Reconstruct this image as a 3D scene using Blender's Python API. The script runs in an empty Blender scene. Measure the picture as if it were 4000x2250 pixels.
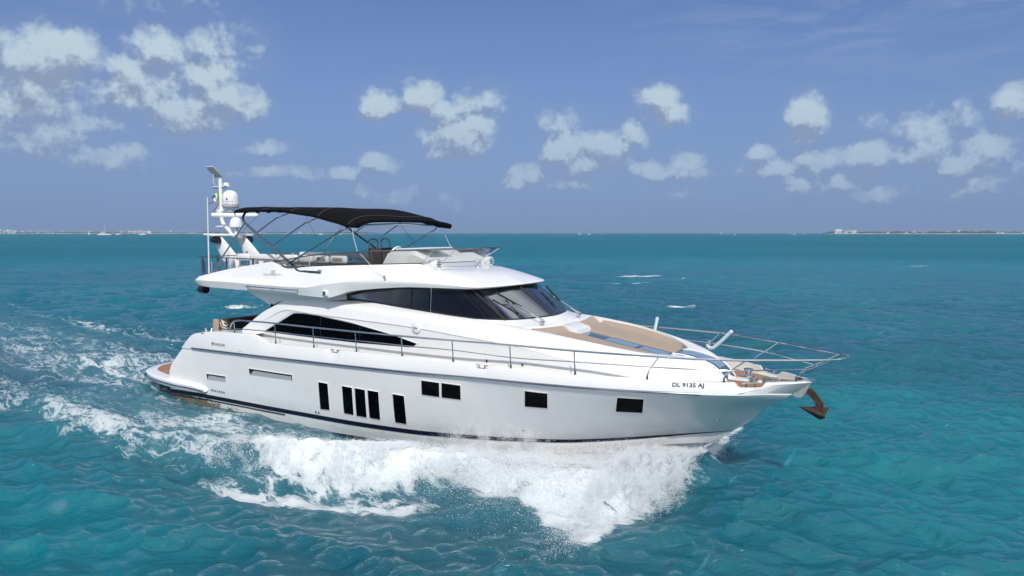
import bpy, bmesh, math, random
import numpy as np
from mathutils import Vector, Matrix, Quaternion

R_ = math.radians
scene = bpy.context.scene
COL = scene.collection
rng = np.random.default_rng(7)
random.seed(7)

# ------------------------------------------------------------------ camera
CAM_H = 5.52
cam_d = bpy.data.cameras.new("camera")
cam = bpy.data.objects.new("camera", cam_d)
COL.objects.link(cam)
cam_d.sensor_width = 36.0
cam_d.lens = 36.0 * 2800.0 / 4000.0
cam_d.clip_start = 0.1
cam_d.clip_end = 60000.0
cam.location = (0, 0, CAM_H)
PITCH = math.atan2(215.0, 2800.0)
cam.rotation_euler = (math.pi / 2 - PITCH, 0, 0)
scene.camera = cam

# ------------------------------------------------------------------ sun
SUN_EL, SUN_AZ = R_(43), R_(4)          # azimuth: to the right of straight-behind-the-camera
SUN = Vector((math.sin(SUN_AZ) * math.cos(SUN_EL), -math.cos(SUN_AZ) * math.cos(SUN_EL), math.sin(SUN_EL)))
sd = bpy.data.lights.new("sun", 'SUN')
sd.energy = 3.3
sd.angle = R_(0.5)
sd.color = (1.0, 0.955, 0.88)
so = bpy.data.objects.new("sun", sd)
COL.objects.link(so)
so.rotation_euler = SUN.to_track_quat('Z', 'Y').to_euler()

# ------------------------------------------------------------------ exposure
scene.view_settings.view_transform = 'Standard'
scene.view_settings.look = 'None'
scene.view_settings.exposure = 0.0
scene.view_settings.gamma = 1.0
scene.cycles.use_denoising = True
scene.cycles.max_bounces = 8
scene.cycles.transparent_max_bounces = 24
scene.cycles.caustics_reflective = False
scene.cycles.caustics_refractive = False

# ------------------------------------------------------------------ node helper
class NT:
    def __init__(s, tree):
        s.t = tree; s.n = tree.nodes; s.l = tree.links
    def new(s, typ, **kw):
        n = s.n.new(typ)
        for k, v in kw.items(): setattr(n, k, v)
        return n
    def put(s, sock, v):
        if isinstance(v, bpy.types.NodeSocket): s.l.new(v, sock)
        elif v is not None: sock.default_value = v
    def math(s, op, a=None, b=None, c=None, clamp=False):
        n = s.new('ShaderNodeMath', operation=op, use_clamp=clamp)
        s.put(n.inputs[0], a); s.put(n.inputs[1], b)
        if c is not None: s.put(n.inputs[2], c)
        return n.outputs[0]
    def vec(s, op, a=None, b=None, c=None):
        n = s.new('ShaderNodeVectorMath', operation=op)
        s.put(n.inputs[0], a); s.put(n.inputs[1], b)
        if c is not None: s.put(n.inputs[2], c)
        return n.outputs['Value'] if op in ('DOT_PRODUCT', 'LENGTH', 'DISTANCE') else n.outputs['Vector']
    def scale(s, a, f):
        n = s.new('ShaderNodeVectorMath', operation='SCALE')
        s.put(n.inputs[0], a); s.put(n.inputs['Scale'], f)
        return n.outputs['Vector']
    def noise(s, v, scale, detail=4, rough=.5, dist=0, color=False, lac=2.0):
        n = s.new('ShaderNodeTexNoise')
        s.put(n.inputs['Vector'], v)
        n.inputs['Scale'].default_value = scale; n.inputs['Detail'].default_value = detail
        n.inputs['Roughness'].default_value = rough; n.inputs['Distortion'].default_value = dist
        n.inputs['Lacunarity'].default_value = lac
        return n.outputs['Color' if color else 'Fac']
    def mix(s, f, a, b):
        n = s.new('ShaderNodeMix', data_type='RGBA')
        s.put(n.inputs[0], f); s.put(n.inputs[6], a); s.put(n.inputs[7], b)
        return n.outputs[2]
    def smooth(s, x, lo, hi):
        n = s.new('ShaderNodeMapRange', interpolation_type='SMOOTHSTEP')
        s.put(n.inputs[0], x); s.put(n.inputs[1], lo); s.put(n.inputs[2], hi)
        n.inputs[3].default_value = 0; n.inputs[4].default_value = 1
        return n.outputs[0]
    def lin(s, x, lo, hi, a, b):
        n = s.new('ShaderNodeMapRange')
        s.put(n.inputs[0], x)
        for i, v in enumerate((lo, hi, a, b)): s.put(n.inputs[1 + i], v)
        return n.outputs[0]
    def xyz(s, x, y, z):
        n = s.new('ShaderNodeCombineXYZ')
        s.put(n.inputs[0], x); s.put(n.inputs[1], y); s.put(n.inputs[2], z)
        return n.outputs[0]
    def sep(s, v):
        n = s.new('ShaderNodeSeparateXYZ'); s.put(n.inputs[0], v); return n.outputs

# ------------------------------------------------------------------ world: sky and clouds
SKY_STRENGTH = 0.1
world = bpy.data.worlds.new("World")
scene.world = world
world.use_nodes = True
world.node_tree.nodes.clear()
world.cycles.sampling_method = 'MANUAL'
world.cycles.sample_map_resolution = 512

CLOUDS = [  # measured in the sky: azimuth / elevation ellipses, given in a 2576-wide picture of the sky
 (60,150,70,45,1),(150,140,85,60,1),(190,118,42,42,1),(100,210,130,60,.75),(20,265,120,70,.75),(90,330,160,55,.5),
 (400,130,65,52,1),(330,180,70,42,.8),(450,190,120,48,.75),(500,115,55,38,.55),(610,130,48,48,.4),(350,240,120,40,.45),
 (480,285,85,55,1),(560,245,52,42,1),(630,258,42,42,.95),(450,320,55,25,.8),
 (250,395,75,28,.7),(310,383,50,25,.75),(60,378,42,25,.5),(215,310,85,32,.6),(130,300,130,60,.42),
 (960,260,48,36,1),(1060,243,52,42,1.05),(1095,275,65,25,.85),(1205,255,62,32,.5),(1150,345,85,52,1.1),(1210,312,42,34,.95),(1130,382,55,22,.9),
 (950,415,52,30,.85),(885,430,42,18,.65),(670,375,52,20,.65),(690,433,75,18,.5),(765,440,52,14,.42),
 (1000,490,52,20,.34),(920,475,34,20,.34),(1110,510,42,25,.28),
 (1660,255,46,40,1.05),(1690,292,42,28,.95),(1420,380,60,46,1.05),(1510,375,80,50,1.1),(1592,350,36,38,.85),(1480,410,95,30,.95),
 (1370,305,26,26,.42),(1440,305,46,26,.38),(1330,435,46,28,.9),(1300,460,36,20,.85),(1420,460,65,20,.65),
 (1640,425,52,26,.8),(1722,410,46,26,.8),(1690,435,85,18,.75),(1690,482,55,18,.5),
 (2030,300,46,46,1),(2010,345,42,22,.95),(1920,390,32,18,.75),(1940,425,75,20,.85),(2070,400,62,26,.8),(2180,390,58,38,1.1),(2262,385,44,26,.75),
 (2322,350,58,56,1.1),(2338,300,32,26,.65),(2420,312,36,36,.5),(2170,322,42,26,.38),(2470,375,62,36,.85),(2420,415,42,22,.85),(2540,260,42,36,.85),
 (2000,465,46,22,.65),(2120,460,48,20,.5),(2190,495,62,22,.42),(2430,470,95,25,.36),(-150,300,150,90,.7),(2720,380,90,50,.8),(2900,430,120,40,.7),(-350,420,160,40,.6),
 (340,-6,90,20,.15)]
def px_dir(gx, gy):
    px, py = gx * 1.5528, gy * 1.5528
    u, v = (px - 2000) / 2800.0, -(py - 1125) / 2800.0
    c, s_ = math.cos(PITCH), math.sin(PITCH)
    d = Vector((u, c + v * s_, -s_ + v * c)).normalized()
    return math.atan2(d.x, d.y), math.asin(d.z)

def cloud_group():
    g = bpy.data.node_groups.new("cloud_density", 'ShaderNodeTree')
    g.interface.new_socket("P", in_out='INPUT', socket_type='NodeSocketVector')
    g.interface.new_socket("D", in_out='OUTPUT', socket_type='NodeSocketFloat')
    g.interface.new_socket("A", in_out='OUTPUT', socket_type='NodeSocketFloat')
    N = NT(g)
    gi = N.new('NodeGroupInput'); go = N.new('NodeGroupOutput')
    P = gi.outputs[0]
    # warp the outline, billow the edge
    w = N.vec('SUBTRACT', N.noise(P, 22, 3, .5, color=True), (.5, .5, .5))
    w2 = N.vec('SUBTRACT', N.noise(P, 70, 4, .55, color=True), (.5, .5, .5))
    Q = N.vec('ADD', N.vec('ADD', P, N.scale(w, .024)), N.scale(w2, .016))
    acc = None
    for cx, cy, rx, ry, amp in CLOUDS:
        a, e = px_dir(cx, cy)
        k = 1.5528 / 2800.0 * 1.22
        q = N.vec('MULTIPLY', N.vec('SUBTRACT', Q, (a, e, 0)), (1 / (rx * k), 1 / (ry * k), 0))
        d = N.vec('DOT_PRODUCT', q, q)
        m = N.math('MULTIPLY_ADD', d, -amp, amp)
        acc = N.math('SMOOTH_MAX', acc, m, .25) if acc is not None else N.math('MAXIMUM', m, -3.0)
    n1 = N.noise(P, 22, 8, .57)
    n2 = N.noise(P, 110, 5, .6)
    det = N.math('ADD', N.math('MULTIPLY', N.math('SUBTRACT', n1, .5), 2.3), N.math('MULTIPLY', N.math('SUBTRACT', n2, .5), .62))
    N.put(go.inputs[0], N.math('ADD', N.math('ADD', acc, .10), det))
    N.put(go.inputs[1], acc)
    return g

W = NT(world.node_tree)
tc = W.new('ShaderNodeTexCoord')
D = tc.outputs['Generated']
sky = W.new('ShaderNodeTexSky', sky_type='NISHITA')
sky.sun_disc = False
sky.sun_elevation = SUN_EL
sky.sun_rotation = math.pi - SUN_AZ
sky.altitude = 0
sky.air_density = 1.0
sky.dust_density = .5
sky.ozone_density = 3.0
sx, sy, sz = W.sep(D)
az = W.math('ARCTAN2', sx, sy)
el = W.math('ARCSINE', sz)
P = W.xyz(az, el, 0.0)
cg = cloud_group()
g1 = W.new('ShaderNodeGroup'); g1.node_tree = cg; W.put(g1.inputs[0], P)
g2 = W.new('ShaderNodeGroup'); g2.node_tree = cg; W.put(g2.inputs[0], W.vec('ADD', P, (0.004, 0.017, 0)))
dens = W.smooth(g1.outputs[0], .05, .92)
veil = W.math('MULTIPLY', W.smooth(g1.outputs[1], -1.6, .7), .30)
up = W.math('SUBTRACT', g1.outputs[0], g2.outputs[0])
lit = W.smooth(up, -0.30, 0.30)
HAZE_T = W.smooth(el, 0.0, 0.33)                       # distant low clouds sit behind more air
cl_dark = W.mix(HAZE_T, (2.4, 3.15, 4.8, 1), (2.7, 3.5, 4.8, 1))
cl_lite = W.mix(HAZE_T, (4.2, 5.4, 6.7, 1), (5.6, 6.9, 7.6, 1))
cl_col = W.mix(lit, cl_dark, cl_lite)
# thin high cirrus towards the right
cz = W.noise(W.vec('MULTIPLY', P, (3.0, 16.0, 1)), 2.3, 6, .62, 1.2)
reg = W.math('MULTIPLY', W.smooth(az, 0.0, .5), W.smooth(el, .12, .26))
cir = W.math('MULTIPLY', W.smooth(cz, .36, .75), W.math('MULTIPLY', reg, .6))
grade = W.vec('MULTIPLY', sky.outputs[0], (.71, .72, .955))
SKYMUL = grade
base = W.mix(cir, SKYMUL, (3.2, 4.1, 6.3, 1))
# humid air low over the sea
hz = W.math('MULTIPLY', W.math('SUBTRACT', 1.0, W.smooth(el, -0.05, .42)), .9)
base = W.mix(hz, base, (1.58, 2.62, 4.95, 1))
cov = W.math('MULTIPLY', dens, W.lin(el, 0.0, .16, .45, .92))
base = W.mix(W.math('MULTIPLY', veil, W.smooth(el, .0, .12)), base, (2.5, 3.4, 5.2, 1))
base = W.mix(cov, base, cl_col)
# unseen brighter cloud overhead and behind, added as fill light for the hull
oh = W.noise(W.vec('MULTIPLY', D, (1, 1, 1.6)), 3.2, 6, .58)
away = W.math('MAXIMUM', W.smooth(el, .50, .75), W.math('MULTIPLY', W.smooth(W.math('MULTIPLY', sy, -1.0), .05, .4), W.smooth(el, .02, .1)))
base = W.mix(W.math('MULTIPLY', W.smooth(oh, .38, .53), W.math('MULTIPLY', away, .9)), base, (9.4, 9.8, 10.0, 1))
bg = W.new('ShaderNodeBackground')
W.put(bg.inputs[0], base); bg.inputs[1].default_value = SKY_STRENGTH
wo = W.new('ShaderNodeOutputWorld')
W.l.new(bg.outputs[0], wo.inputs[0])

# ------------------------------------------------------------------ materials
def mat(name):
    m = bpy.data.materials.new(name); m.use_nodes = True
    m.node_tree.nodes.clear()
    N = NT(m.node_tree)
    out = N.new('ShaderNodeOutputMaterial')
    return m, N, out
def principled(name, col, rough=.4, metal=0, coat=0, spec=.5, var=.06, vscale=6.0, bump=0, bscale=80, rvar=.0, alpha=1.0):
    m, N, out = mat(name)
    b = N.new('ShaderNodeBsdfPrincipled')
    tcn = N.new('ShaderNodeTexCoord'); O = tcn.outputs['Object']
    n = N.noise(O, vscale, 5, .6)
    f = N.lin(n, .3, .7, 1 - var, 1 + var)
    N.put(b.inputs['Base Color'], N.scale((col[0], col[1], col[2]), f))
    if rvar: N.put(b.inputs['Roughness'], N.lin(N.noise(O, vscale * 2.3, 4, .6), .3, .7, max(rough - rvar, 0), rough + rvar))
    else: b.inputs['Roughness'].default_value = rough
    b.inputs['Metallic'].default_value = metal
    b.inputs['Coat Weight'].default_value = coat
    b.inputs['Coat Roughness'].default_value = .06
    b.inputs['Specular IOR Level'].default_value = spec
    if bump:
        bn = N.new('ShaderNodeBump'); bn.inputs['Strength'].default_value = bump; bn.inputs['Distance'].default_value = .01
        N.put(bn.inputs['Height'], N.noise(O, bscale, 4, .6)); N.put(b.inputs['Normal'], bn.outputs[0])
    N.l.new(b.outputs[0], out.inputs[0])
    return m
M = {}
M['gel'] = principled('white_gelcoat', (.84, .845, .85), .22, coat=.5, var=.025, vscale=1.3, rvar=.05)
M['gelw'] = principled('white_gelcoat_warm', (.80, .79, .76), .35, coat=.2, var=.03, vscale=2)
M['gel2'] = principled('white_plastic', (.78, .79, .80), .3, coat=.2, var=.03, vscale=3)
M['navy'] = principled('navy_boot_paint', (.004, .006, .022), .3, spec=.2, var=.2, vscale=3)
M['steel'] = principled('polished_steel', (.62, .63, .64), .14, 1.0, var=.06, vscale=12)
M['rubsteel'] = principled('rub_rail_steel', (.32, .34, .38), .2, 1.0, var=.1, vscale=9)
M['darktube'] = principled('dark_steel_tube', (.20, .21, .23), .25, .9, var=.1)
M['black'] = principled('black_plastic', (.012, .012, .014), .35, var=.2, vscale=9)
M['tan'] = principled('tan_upholstery', (.38, .30, .235), .7, var=.09, vscale=14, bump=.25, bscale=120)
M['tan2'] = principled('tan_cushion', (.345, .275, .220), .75, var=.12, vscale=30, bump=.4, bscale=70)
M['brown'] = principled('brown_upholstery', (.065, .048, .038), .65, var=.15, vscale=14)
M['fabric'] = principled('black_canvas', (.0035, .004, .006), .9, spec=.12, var=.35, vscale=5, bump=.5, bscale=14)
M['grey'] = principled('grey_painted_metal', (.42, .43, .44), .4, var=.08)
M['lgrey'] = principled('light_grey_plastic', (.58, .59, .61), .4, var=.05)
M['ali'] = principled('weathered_aluminium', (.38, .42, .40), .5, .4, var=.2, vscale=20)
M['text'] = principled('dark_lettering', (.02, .022, .03), .4)
M['textg'] = principled('grey_lettering', (.20, .23, .28), .35, .3)
M['green'] = principled('green_lens', (.0, .12, .13), .1, coat=1)
M['interior'] = principled('dark_interior', (.030, .033, .045), .6, var=.2)
M['intgrey'] = principled('interior_grey', (.10, .105, .115), .6)
M['lens'] = principled('lamp_glass', (.55, .62, .72), .1, .2, var=.35, vscale=40, coat=1)
M['nonskid'] = principled('nonskid_deck', (.66, .63, .58), .7, var=.05, vscale=20)
M['flaggreen'] = principled('flag_green', (.12, .30, .06), .8)
M['flagwhite'] = principled('flag_white', (.7, .7, .68), .8)
M['flagred'] = principled('flag_red', (.35, .02, .03), .8)
M['chain'] = principled('galvanised_chain', (.28, .27, .27), .4, .8, var=.3, vscale=40)
M['pole'] = principled('pale_blue_white_padding', (.66, .72, .80), .6, var=.05)

def glass_mat(name, tint, gl=.06, trans=.5):
    m, N, out = mat(name)
    tr = N.new('ShaderNodeBsdfTransparent'); tr.inputs[0].default_value = (*tint, 1)
    gs = N.new('ShaderNodeBsdfGlossy'); gs.inputs['Roughness'].default_value = .02
    gs.inputs['Color'].default_value = (.9, .92, .95, 1)
    df = N.new('ShaderNodeBsdfDiffuse'); df.inputs[0].default_value = (.010, .013, .022, 1)
    a = N.new('ShaderNodeMixShader'); a.inputs[0].default_value = trans
    N.l.new(df.outputs[0], a.inputs[1]); N.l.new(tr.outputs[0], a.inputs[2])
    fr = N.new('ShaderNodeFresnel'); fr.inputs[0].default_value = 1.45
    mx = N.new('ShaderNodeMixShader')
    N.put(mx.inputs[0], N.math('MULTIPLY', fr.outputs[0], gl, clamp=True))
    N.l.new(a.outputs[0], mx.inputs[1]); N.l.new(gs.outputs[0], mx.inputs[2])
    N.l.new(mx.outputs[0], out.inputs[0])
    return m
M['glass_dark'] = glass_mat('dark_tinted_glass', (.08, .10, .12), .45, .45)
M['glass_wind'] = glass_mat('windscreen_glass', (.22, .26, .33), .40, .9)
M['glass_fly'] = glass_mat('flybridge_acrylic', (.74, .78, .80), .9, .96)
M['glass_clear'] = glass_mat('clear_acrylic', (.86, .90, .93), .9, .97)
M['glass_black'] = principled('black_window_glass', (.0012, .002, .003), .04, spec=.04, var=.2)
M['glass_blue'] = principled('deck_glass', (.05, .085, .13), .05, coat=.6, var=.1)
M['glass_hatch'] = principled('deck_hatch_glass', (.20, .31, .42), .08, coat=.6, var=.1)

def teak_mat():
    m, N, out = mat('teak_planks')
    b = N.new('ShaderNodeBsdfPrincipled')
    O = N.new('ShaderNodeTexCoord').outputs['Object']
    x, y, z = N.sep(O)
    n = N.noise(N.vec('MULTIPLY', O, (3, 30, 3)), 3, 5, .6)
    c = N.mix(n, (.27, .125, .05, 1), (.42, .215, .10, 1))
    f = N.math('FRACT', N.math('MULTIPLY', y, 14))
    seam = N.math('LESS_THAN', f, .10)
    c = N.mix(seam, c, (.03, .022, .02, 1))
    N.put(b.inputs['Base Color'], c); b.inputs['Roughness'].default_value = .6
    N.l.new(b.outputs[0], out.inputs[0]); return m
M['teak'] = teak_mat()

def fouled_mat():
    m, N, out = mat('underwater_paint')
    b = N.new('ShaderNodeBsdfPrincipled')
    O = N.new('ShaderNodeTexCoord').outputs['Object']
    x, y, z = N.sep(O)
    n = N.noise(N.vec('MULTIPLY', O, (1, 1, 2.5)), 2.2, 8, .68)
    n2 = N.noise(O, 22, 5, .7)
    # growth on the aft underbody, clean paint further forward
    k = N.math('ADD', N.lin(x, 1.0, 6.5, .62, -.55), N.math('MULTIPLY', N.math('SUBTRACT', n, .5), 1.6))
    k = N.math('ADD', k, N.lin(z, -.05, .30, .25, -.35))
    foul = N.smooth(k, .1, .32)
    growth = N.mix(N.smooth(n2, .35, .62), (.035, .033, .028, 1), (.27, .235, .16, 1))
    dirt = N.mix(N.smooth(n, .5, .75), (.74, .75, .75, 1), (.55, .56, .55, 1))
    N.put(b.inputs['Base Color'], N.mix(foul, dirt, growth))
    N.put(b.inputs['Roughness'], N.lin(foul, 0, 1, .35, .9))
    N.l.new(b.outputs[0], out.inputs[0]); return m
M['fouled'] = fouled_mat()

def rust_mat():
    m, N, out = mat('rusty_steel')
    b = N.new('ShaderNodeBsdfPrincipled')
    O = N.new('ShaderNodeTexCoord').outputs['Object']
    n = N.noise(O, 14, 8, .7)
    c = N.mix(N.smooth(n, .35, .65), (.022, .016, .014, 1), (.075, .040, .027, 1))
    N.put(b.inputs['Base Color'], c); b.inputs['Roughness'].default_value = .9
    bn = N.new('ShaderNodeBump'); bn.inputs['Strength'].default_value = .6; bn.inputs['Distance'].default_value = .01
    N.put(bn.inputs['Height'], N.noise(O, 40, 5, .7)); N.put(b.inputs['Normal'], bn.outputs[0])
    N.l.new(b.outputs[0], out.inputs[0]); return m
M['rust'] = rust_mat()

def stripe_mat():
    m, N, out = mat('striped_fabric')
    b = N.new('ShaderNodeBsdfPrincipled')
    O = N.new('ShaderNodeTexCoord').outputs['Object']
    x, y, z = N.sep(O)
    f = N.math('FRACT', N.math('MULTIPLY', N.math('ADD', N.math('MULTIPLY', z, 1.0), N.math('MULTIPLY', x, .35)), 11))
    N.put(b.inputs['Base Color'], N.mix(N.math('GREATER_THAN', f, .62), (.62, .58, .50, 1), (.012, .012, .015, 1)))
    b.inputs['Roughness'].default_value = .85
    N.l.new(b.outputs[0], out.inputs[0]); return m
M['stripes'] = stripe_mat()

# ------------------------------------------------------------------ mesh helpers
PSI = R_(32.8)
BOAT = Matrix.Translation((-10.39, 25.7, 0)) @ Matrix.Rotation(-PSI, 4, 'Z')

def link(name, me, m, parent):
    o = bpy.data.objects.new(name, me)
    COL.objects.link(o)
    if m is not None: me.materials.append(m)
    if parent is not None: o.parent = parent
    return o
def build(name, v, f, m, parent=None, smooth=35, weld=0.0):
    v = np.asarray(v, float).reshape(-1, 3)
    me = bpy.data.meshes.new(name)
    bm = bmesh.new()
    vs = [bm.verts.new(p) for p in v]
    for q in f:
        try: bm.faces.new([vs[i] for i in q])
        except ValueError: pass
    if weld: bmesh.ops.remove_doubles(bm, verts=bm.verts[:], dist=weld)
    bmesh.ops.dissolve_degenerate(bm, edges=bm.edges[:], dist=1e-6)
    bm.normal_update()
    bm.to_mesh(me); bm.free()
    if smooth:
        for p in me.polygons: p.use_smooth = True
        me.set_sharp_from_angle(angle=R_(smooth))
    return link(name, me, m, parent)

class MB:
    """collects shapes into one mesh"""
    def __init__(s): s.v = []; s.f = []; s.k = 0
    def add(s, v, f):
        v = np.asarray(v, float).reshape(-1, 3)
        s.v.append(v); s.f += [[i + s.k for i in q] for q in f]; s.k += len(v)
        return s
    def mirror(s):
        v = np.concatenate(s.v); n = len(v)
        s.v = [v, v * [1, -1, 1]]; s.f = s.f + [[i + n for i in q[::-1]] for q in s.f]; s.k = 2 * n
        return s
    def obj(s, name, m, parent=None, smooth=35, weld=0.0):
        return build(name, np.concatenate(s.v), s.f, m, parent, smooth, weld)

def gridf(R, N, flip=False, cyc=False):
    f = []
    for i in range(R - 1):
        for j in range(N if cyc else N - 1):
            a, b = i * N + j, i * N + (j + 1) % N
            q = [a, b, b + N, a + N]
            f.append(q[::-1] if flip else q)
    return f
def loft(rows, flip=False):
    rows = np.asarray(rows, float)
    return rows.reshape(-1, 3), gridf(rows.shape[0], rows.shape[1], flip)

def pchip(xp, yp, x):
    xp = np.asarray(xp, float); yp = np.asarray(yp, float); x = np.asarray(x, float)
    h = np.diff(xp); d = np.diff(yp) / h
    m = np.zeros_like(yp)
    if len(xp) == 2: m[:] = d[0]
    else:
        for i in range(1, len(xp) - 1):
            if d[i - 1] * d[i] > 0:
                w1, w2 = 2 * h[i] + h[i - 1], h[i] + 2 * h[i - 1]
                m[i] = (w1 + w2) / (w1 / d[i - 1] + w2 / d[i])
        m[0] = d[0]; m[-1] = d[-1]
    i = np.clip(np.searchsorted(xp, x) - 1, 0, len(xp) - 2)
    t = (np.clip(x, xp[0], xp[-1]) - xp[i]) / h[i]
    h00 = 2 * t**3 - 3 * t**2 + 1; h10 = t**3 - 2 * t**2 + t; h01 = -2 * t**3 + 3 * t**2; h11 = t**3 - t**2
    return h00 * yp[i] + h10 * h[i] * m[i] + h01 * yp[i + 1] + h11 * h[i] * m[i + 1]
def smooth_rows(rows, m):
    """rows (R,K,3) -> refined along the stations"""
    rows = np.asarray(rows, float); K = rows.shape[1]
    t = np.linspace(0, K - 1, (K - 1) * m + 1)
    return np.stack([np.stack([pchip(np.arange(K), r[:, c], t) for c in range(3)], 1) for r in rows])
def smooth_cross(rows, m):
    return smooth_rows(np.swapaxes(rows, 0, 1), m).swapaxes(0, 1)
def linear_cross(rows, m):
    Rn = rows.shape[0]; t = np.linspace(0, Rn - 1, (Rn - 1) * m + 1)
    i = np.clip(t.astype(int), 0, Rn - 2); f = (t - i)[:, None, None]
    return rows[i] * (1 - f) + rows[i + 1] * f
def stb(rows):
    r = np.array(rows, float); r[..., 1] *= -1; return r

def tube_geo(path, r, n=8, closed=False, caps=True):
    p = np.asarray(path, float); K = len(p)
    rr = np.broadcast_to(np.asarray(r, float), (K,))
    tan = np.gradient(p, axis=0) if not closed else np.roll(p, -1, 0) - np.roll(p, 1, 0)
    tan /= np.linalg.norm(tan, axis=1)[:, None] + 1e-12
    up = np.array([0, 0, 1.]) if abs(tan[0][2]) < .9 else np.array([1., 0, 0])
    u = np.cross(tan[0], up); u /= np.linalg.norm(u)
    v = []
    for k in range(K):
        u = u - tan[k] * (u @ tan[k]); u /= np.linalg.norm(u) + 1e-12
        w = np.cross(tan[k], u)
        a = np.arange(n) * 2 * np.pi / n
        v.append(p[k] + rr[k] * (np.cos(a)[:, None] * u + np.sin(a)[:, None] * w))
    v = np.concatenate(v)
    f = []
    for k in range(K if closed else K - 1):
        k2 = (k + 1) % K
        for j in range(n):
            j2 = (j + 1) % n
            f.append([k * n + j, k * n + j2, k2 * n + j2, k2 * n + j])
    if caps and not closed:
        f.append(list(range(n))[::-1]); f.append([(K - 1) * n + j for j in range(n)])
    return v, f
def curve(pts, m=8):
    """smooth 3-D polyline through points (Catmull-Rom)"""
    p = np.asarray(pts, float); K = len(p)
    q = np.concatenate([[2 * p[0] - p[1]], p, [2 * p[-1] - p[-2]]])
    out = []
    for i in range(K - 1):
        p0, p1, p2, p3 = q[i:i + 4]
        for t in np.arange(m) / m:
            out.append(.5 * ((2 * p1) + (-p0 + p2) * t + (2 * p0 - 5 * p1 + 4 * p2 - p3) * t**2 + (-p0 + 3 * p1 - 3 * p2 + p3) * t**3))
    out.append(p[-1]); return np.array(out)
def rounded(pts, r=.08, m=5):
    """polyline with rounded corners"""
    p = [np.array(a, float) for a in pts]; out = [p[0]]
    for i in range(1, len(p) - 1):
        a, b, c = p[i - 1], p[i], p[i + 1]
        la, lc = np.linalg.norm(a - b), np.linalg.norm(c - b)
        rr = min(r, la * .45, lc * .45)
        s, e = b + (a - b) / la * rr, b + (c - b) / lc * rr
        for t in np.linspace(0, 1, m + 1): out.append((1 - t)**2 * s + 2 * t * (1 - t) * b + t * t * e)
    out.append(p[-1]); return np.array(out)
def box_geo(c, s, rot=None, bev=0.0):
    bm = bmesh.new(); bmesh.ops.create_cube(bm, size=1)
    for v in bm.verts: v.co = Vector((v.co.x * s[0], v.co.y * s[1], v.co.z * s[2]))
    if bev: bmesh.ops.bevel(bm, geom=bm.edges[:], offset=min(bev, min(s) * .49), segments=3, affect='EDGES', profile=.5)
    if rot is not None: bmesh.ops.transform(bm, matrix=rot, verts=bm.verts)
    bm.verts.index_update()
    v = np.array([tuple(q.co) for q in bm.verts]) + np.array(c); f = [[q.index for q in p.verts] for p in bm.faces]
    bm.free(); return v, f
def lathe_geo(prof, c=(0, 0, 0), n=24, axis='z', rot=None):
    p = np.array(prof, float); a = np.arange(n) * 2 * np.pi / n
    v = np.concatenate([np.stack([r * np.cos(a), r * np.sin(a), np.full(n, z)], 1) for r, z in p])
    f = gridf(len(p), n, False, True)
    if p[0][0] > 1e-4: f.append(list(range(n))[::-1])
    if p[-1][0] > 1e-4: f.append([(len(p) - 1) * n + j for j in range(n)])
    if axis == 'x': v = v[:, [2, 0, 1]]
    elif axis == 'y': v = v[:, [1, 2, 0]]
    if rot is not None: v = v @ np.array(rot.to_3x3()).T
    return v + np.array(c), f
def prism_geo(poly, y0, y1):
    """polygon in x,z extruded along y"""
    n = len(poly)
    v = [(x, y0, z) for x, z in poly] + [(x, y1, z) for x, z in poly]
    f = [list(range(n)), [n + i for i in range(n)][::-1]] + [[i, n + i, n + (i + 1) % n, (i + 1) % n][::1] for i in range(n)]
    return np.array(v, float), f
def fixn(o):
    bm = bmesh.new(); bm.from_mesh(o.data); bmesh.ops.recalc_face_normals(bm, faces=bm.faces[:]); bm.to_mesh(o.data); bm.free(); return o
def bevel_obj(o, w, seg=3):
    bm = bmesh.new(); bm.from_mesh(o.data)
    es = [e for e in bm.edges if len(e.link_faces) == 2 and e.calc_face_angle(0) > .5]
    bmesh.ops.bevel(bm, geom=es, offset=w, segments=seg, affect='EDGES', profile=.5)
    bm.to_mesh(o.data); bm.free()
    for p in o.data.polygons: p.use_smooth = True
    o.data.set_sharp_from_angle(angle=R_(40)); return o

def tag(o, label=None, cat=None, group=None, kind=None):
    if label: o['label'] = label
    if cat: o['category'] = cat
    if group: o['group'] = group
    if kind: o['kind'] = kind
    return o

# ================================================================== THE YACHT
yacht = bpy.data.objects.new('motor_yacht', None); COL.objects.link(yacht)
yacht.matrix_world = BOAT
tag(yacht, 'white flybridge motor yacht with black bimini speeding across turquoise sea', 'yacht')

# ---- hull lines (x forward, half-breadth, z above the sea)
def G(x):
    x = np.asarray(x, float)
    return np.where(x < 7, 2.6 - .25 * ((7 - x) / 5.2)**2, 2.6 * (1 - np.clip((x - 7) / 12.95, 0, 1)**5.3))
GX = [1.0, 1.49, 1.73, 2.0, 2.5, 3.33, 4.0, 4.86, 5.35, 5.7, 6.04, 7.4, 8.10, 8.20, 8.54, 8.64, 9.6, 10.9, 12.2, 12.88, 12.98, 13.32, 13.42, 14.4, 15.4, 17.08, 18.2, 18.56, 18.64, 19.03, 19.13, 19.5, 19.93]
GZ = [1.83, 2.18, 2.29, 2.345, 2.42, 2.49, 2.515, 2.534, 2.445, 2.372, 2.363, 2.382, 2.396, 2.305, 2.308, 2.404, 2.42, 2.45, 2.458, 2.458, 2.365, 2.368, 2.455, 2.45, 2.444, 2.441, 2.427, 2.42, 2.31, 2.30, 2.405, 2.41, 2.42]
gz = lambda x: pchip(GX, GZ, x)
RX = [1.0, 1.67, 3.36, 4.64, 6.3, 8.87, 10.94, 13.3, 15.4, 17.4, 18.0, 19.0, 19.52]
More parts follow.
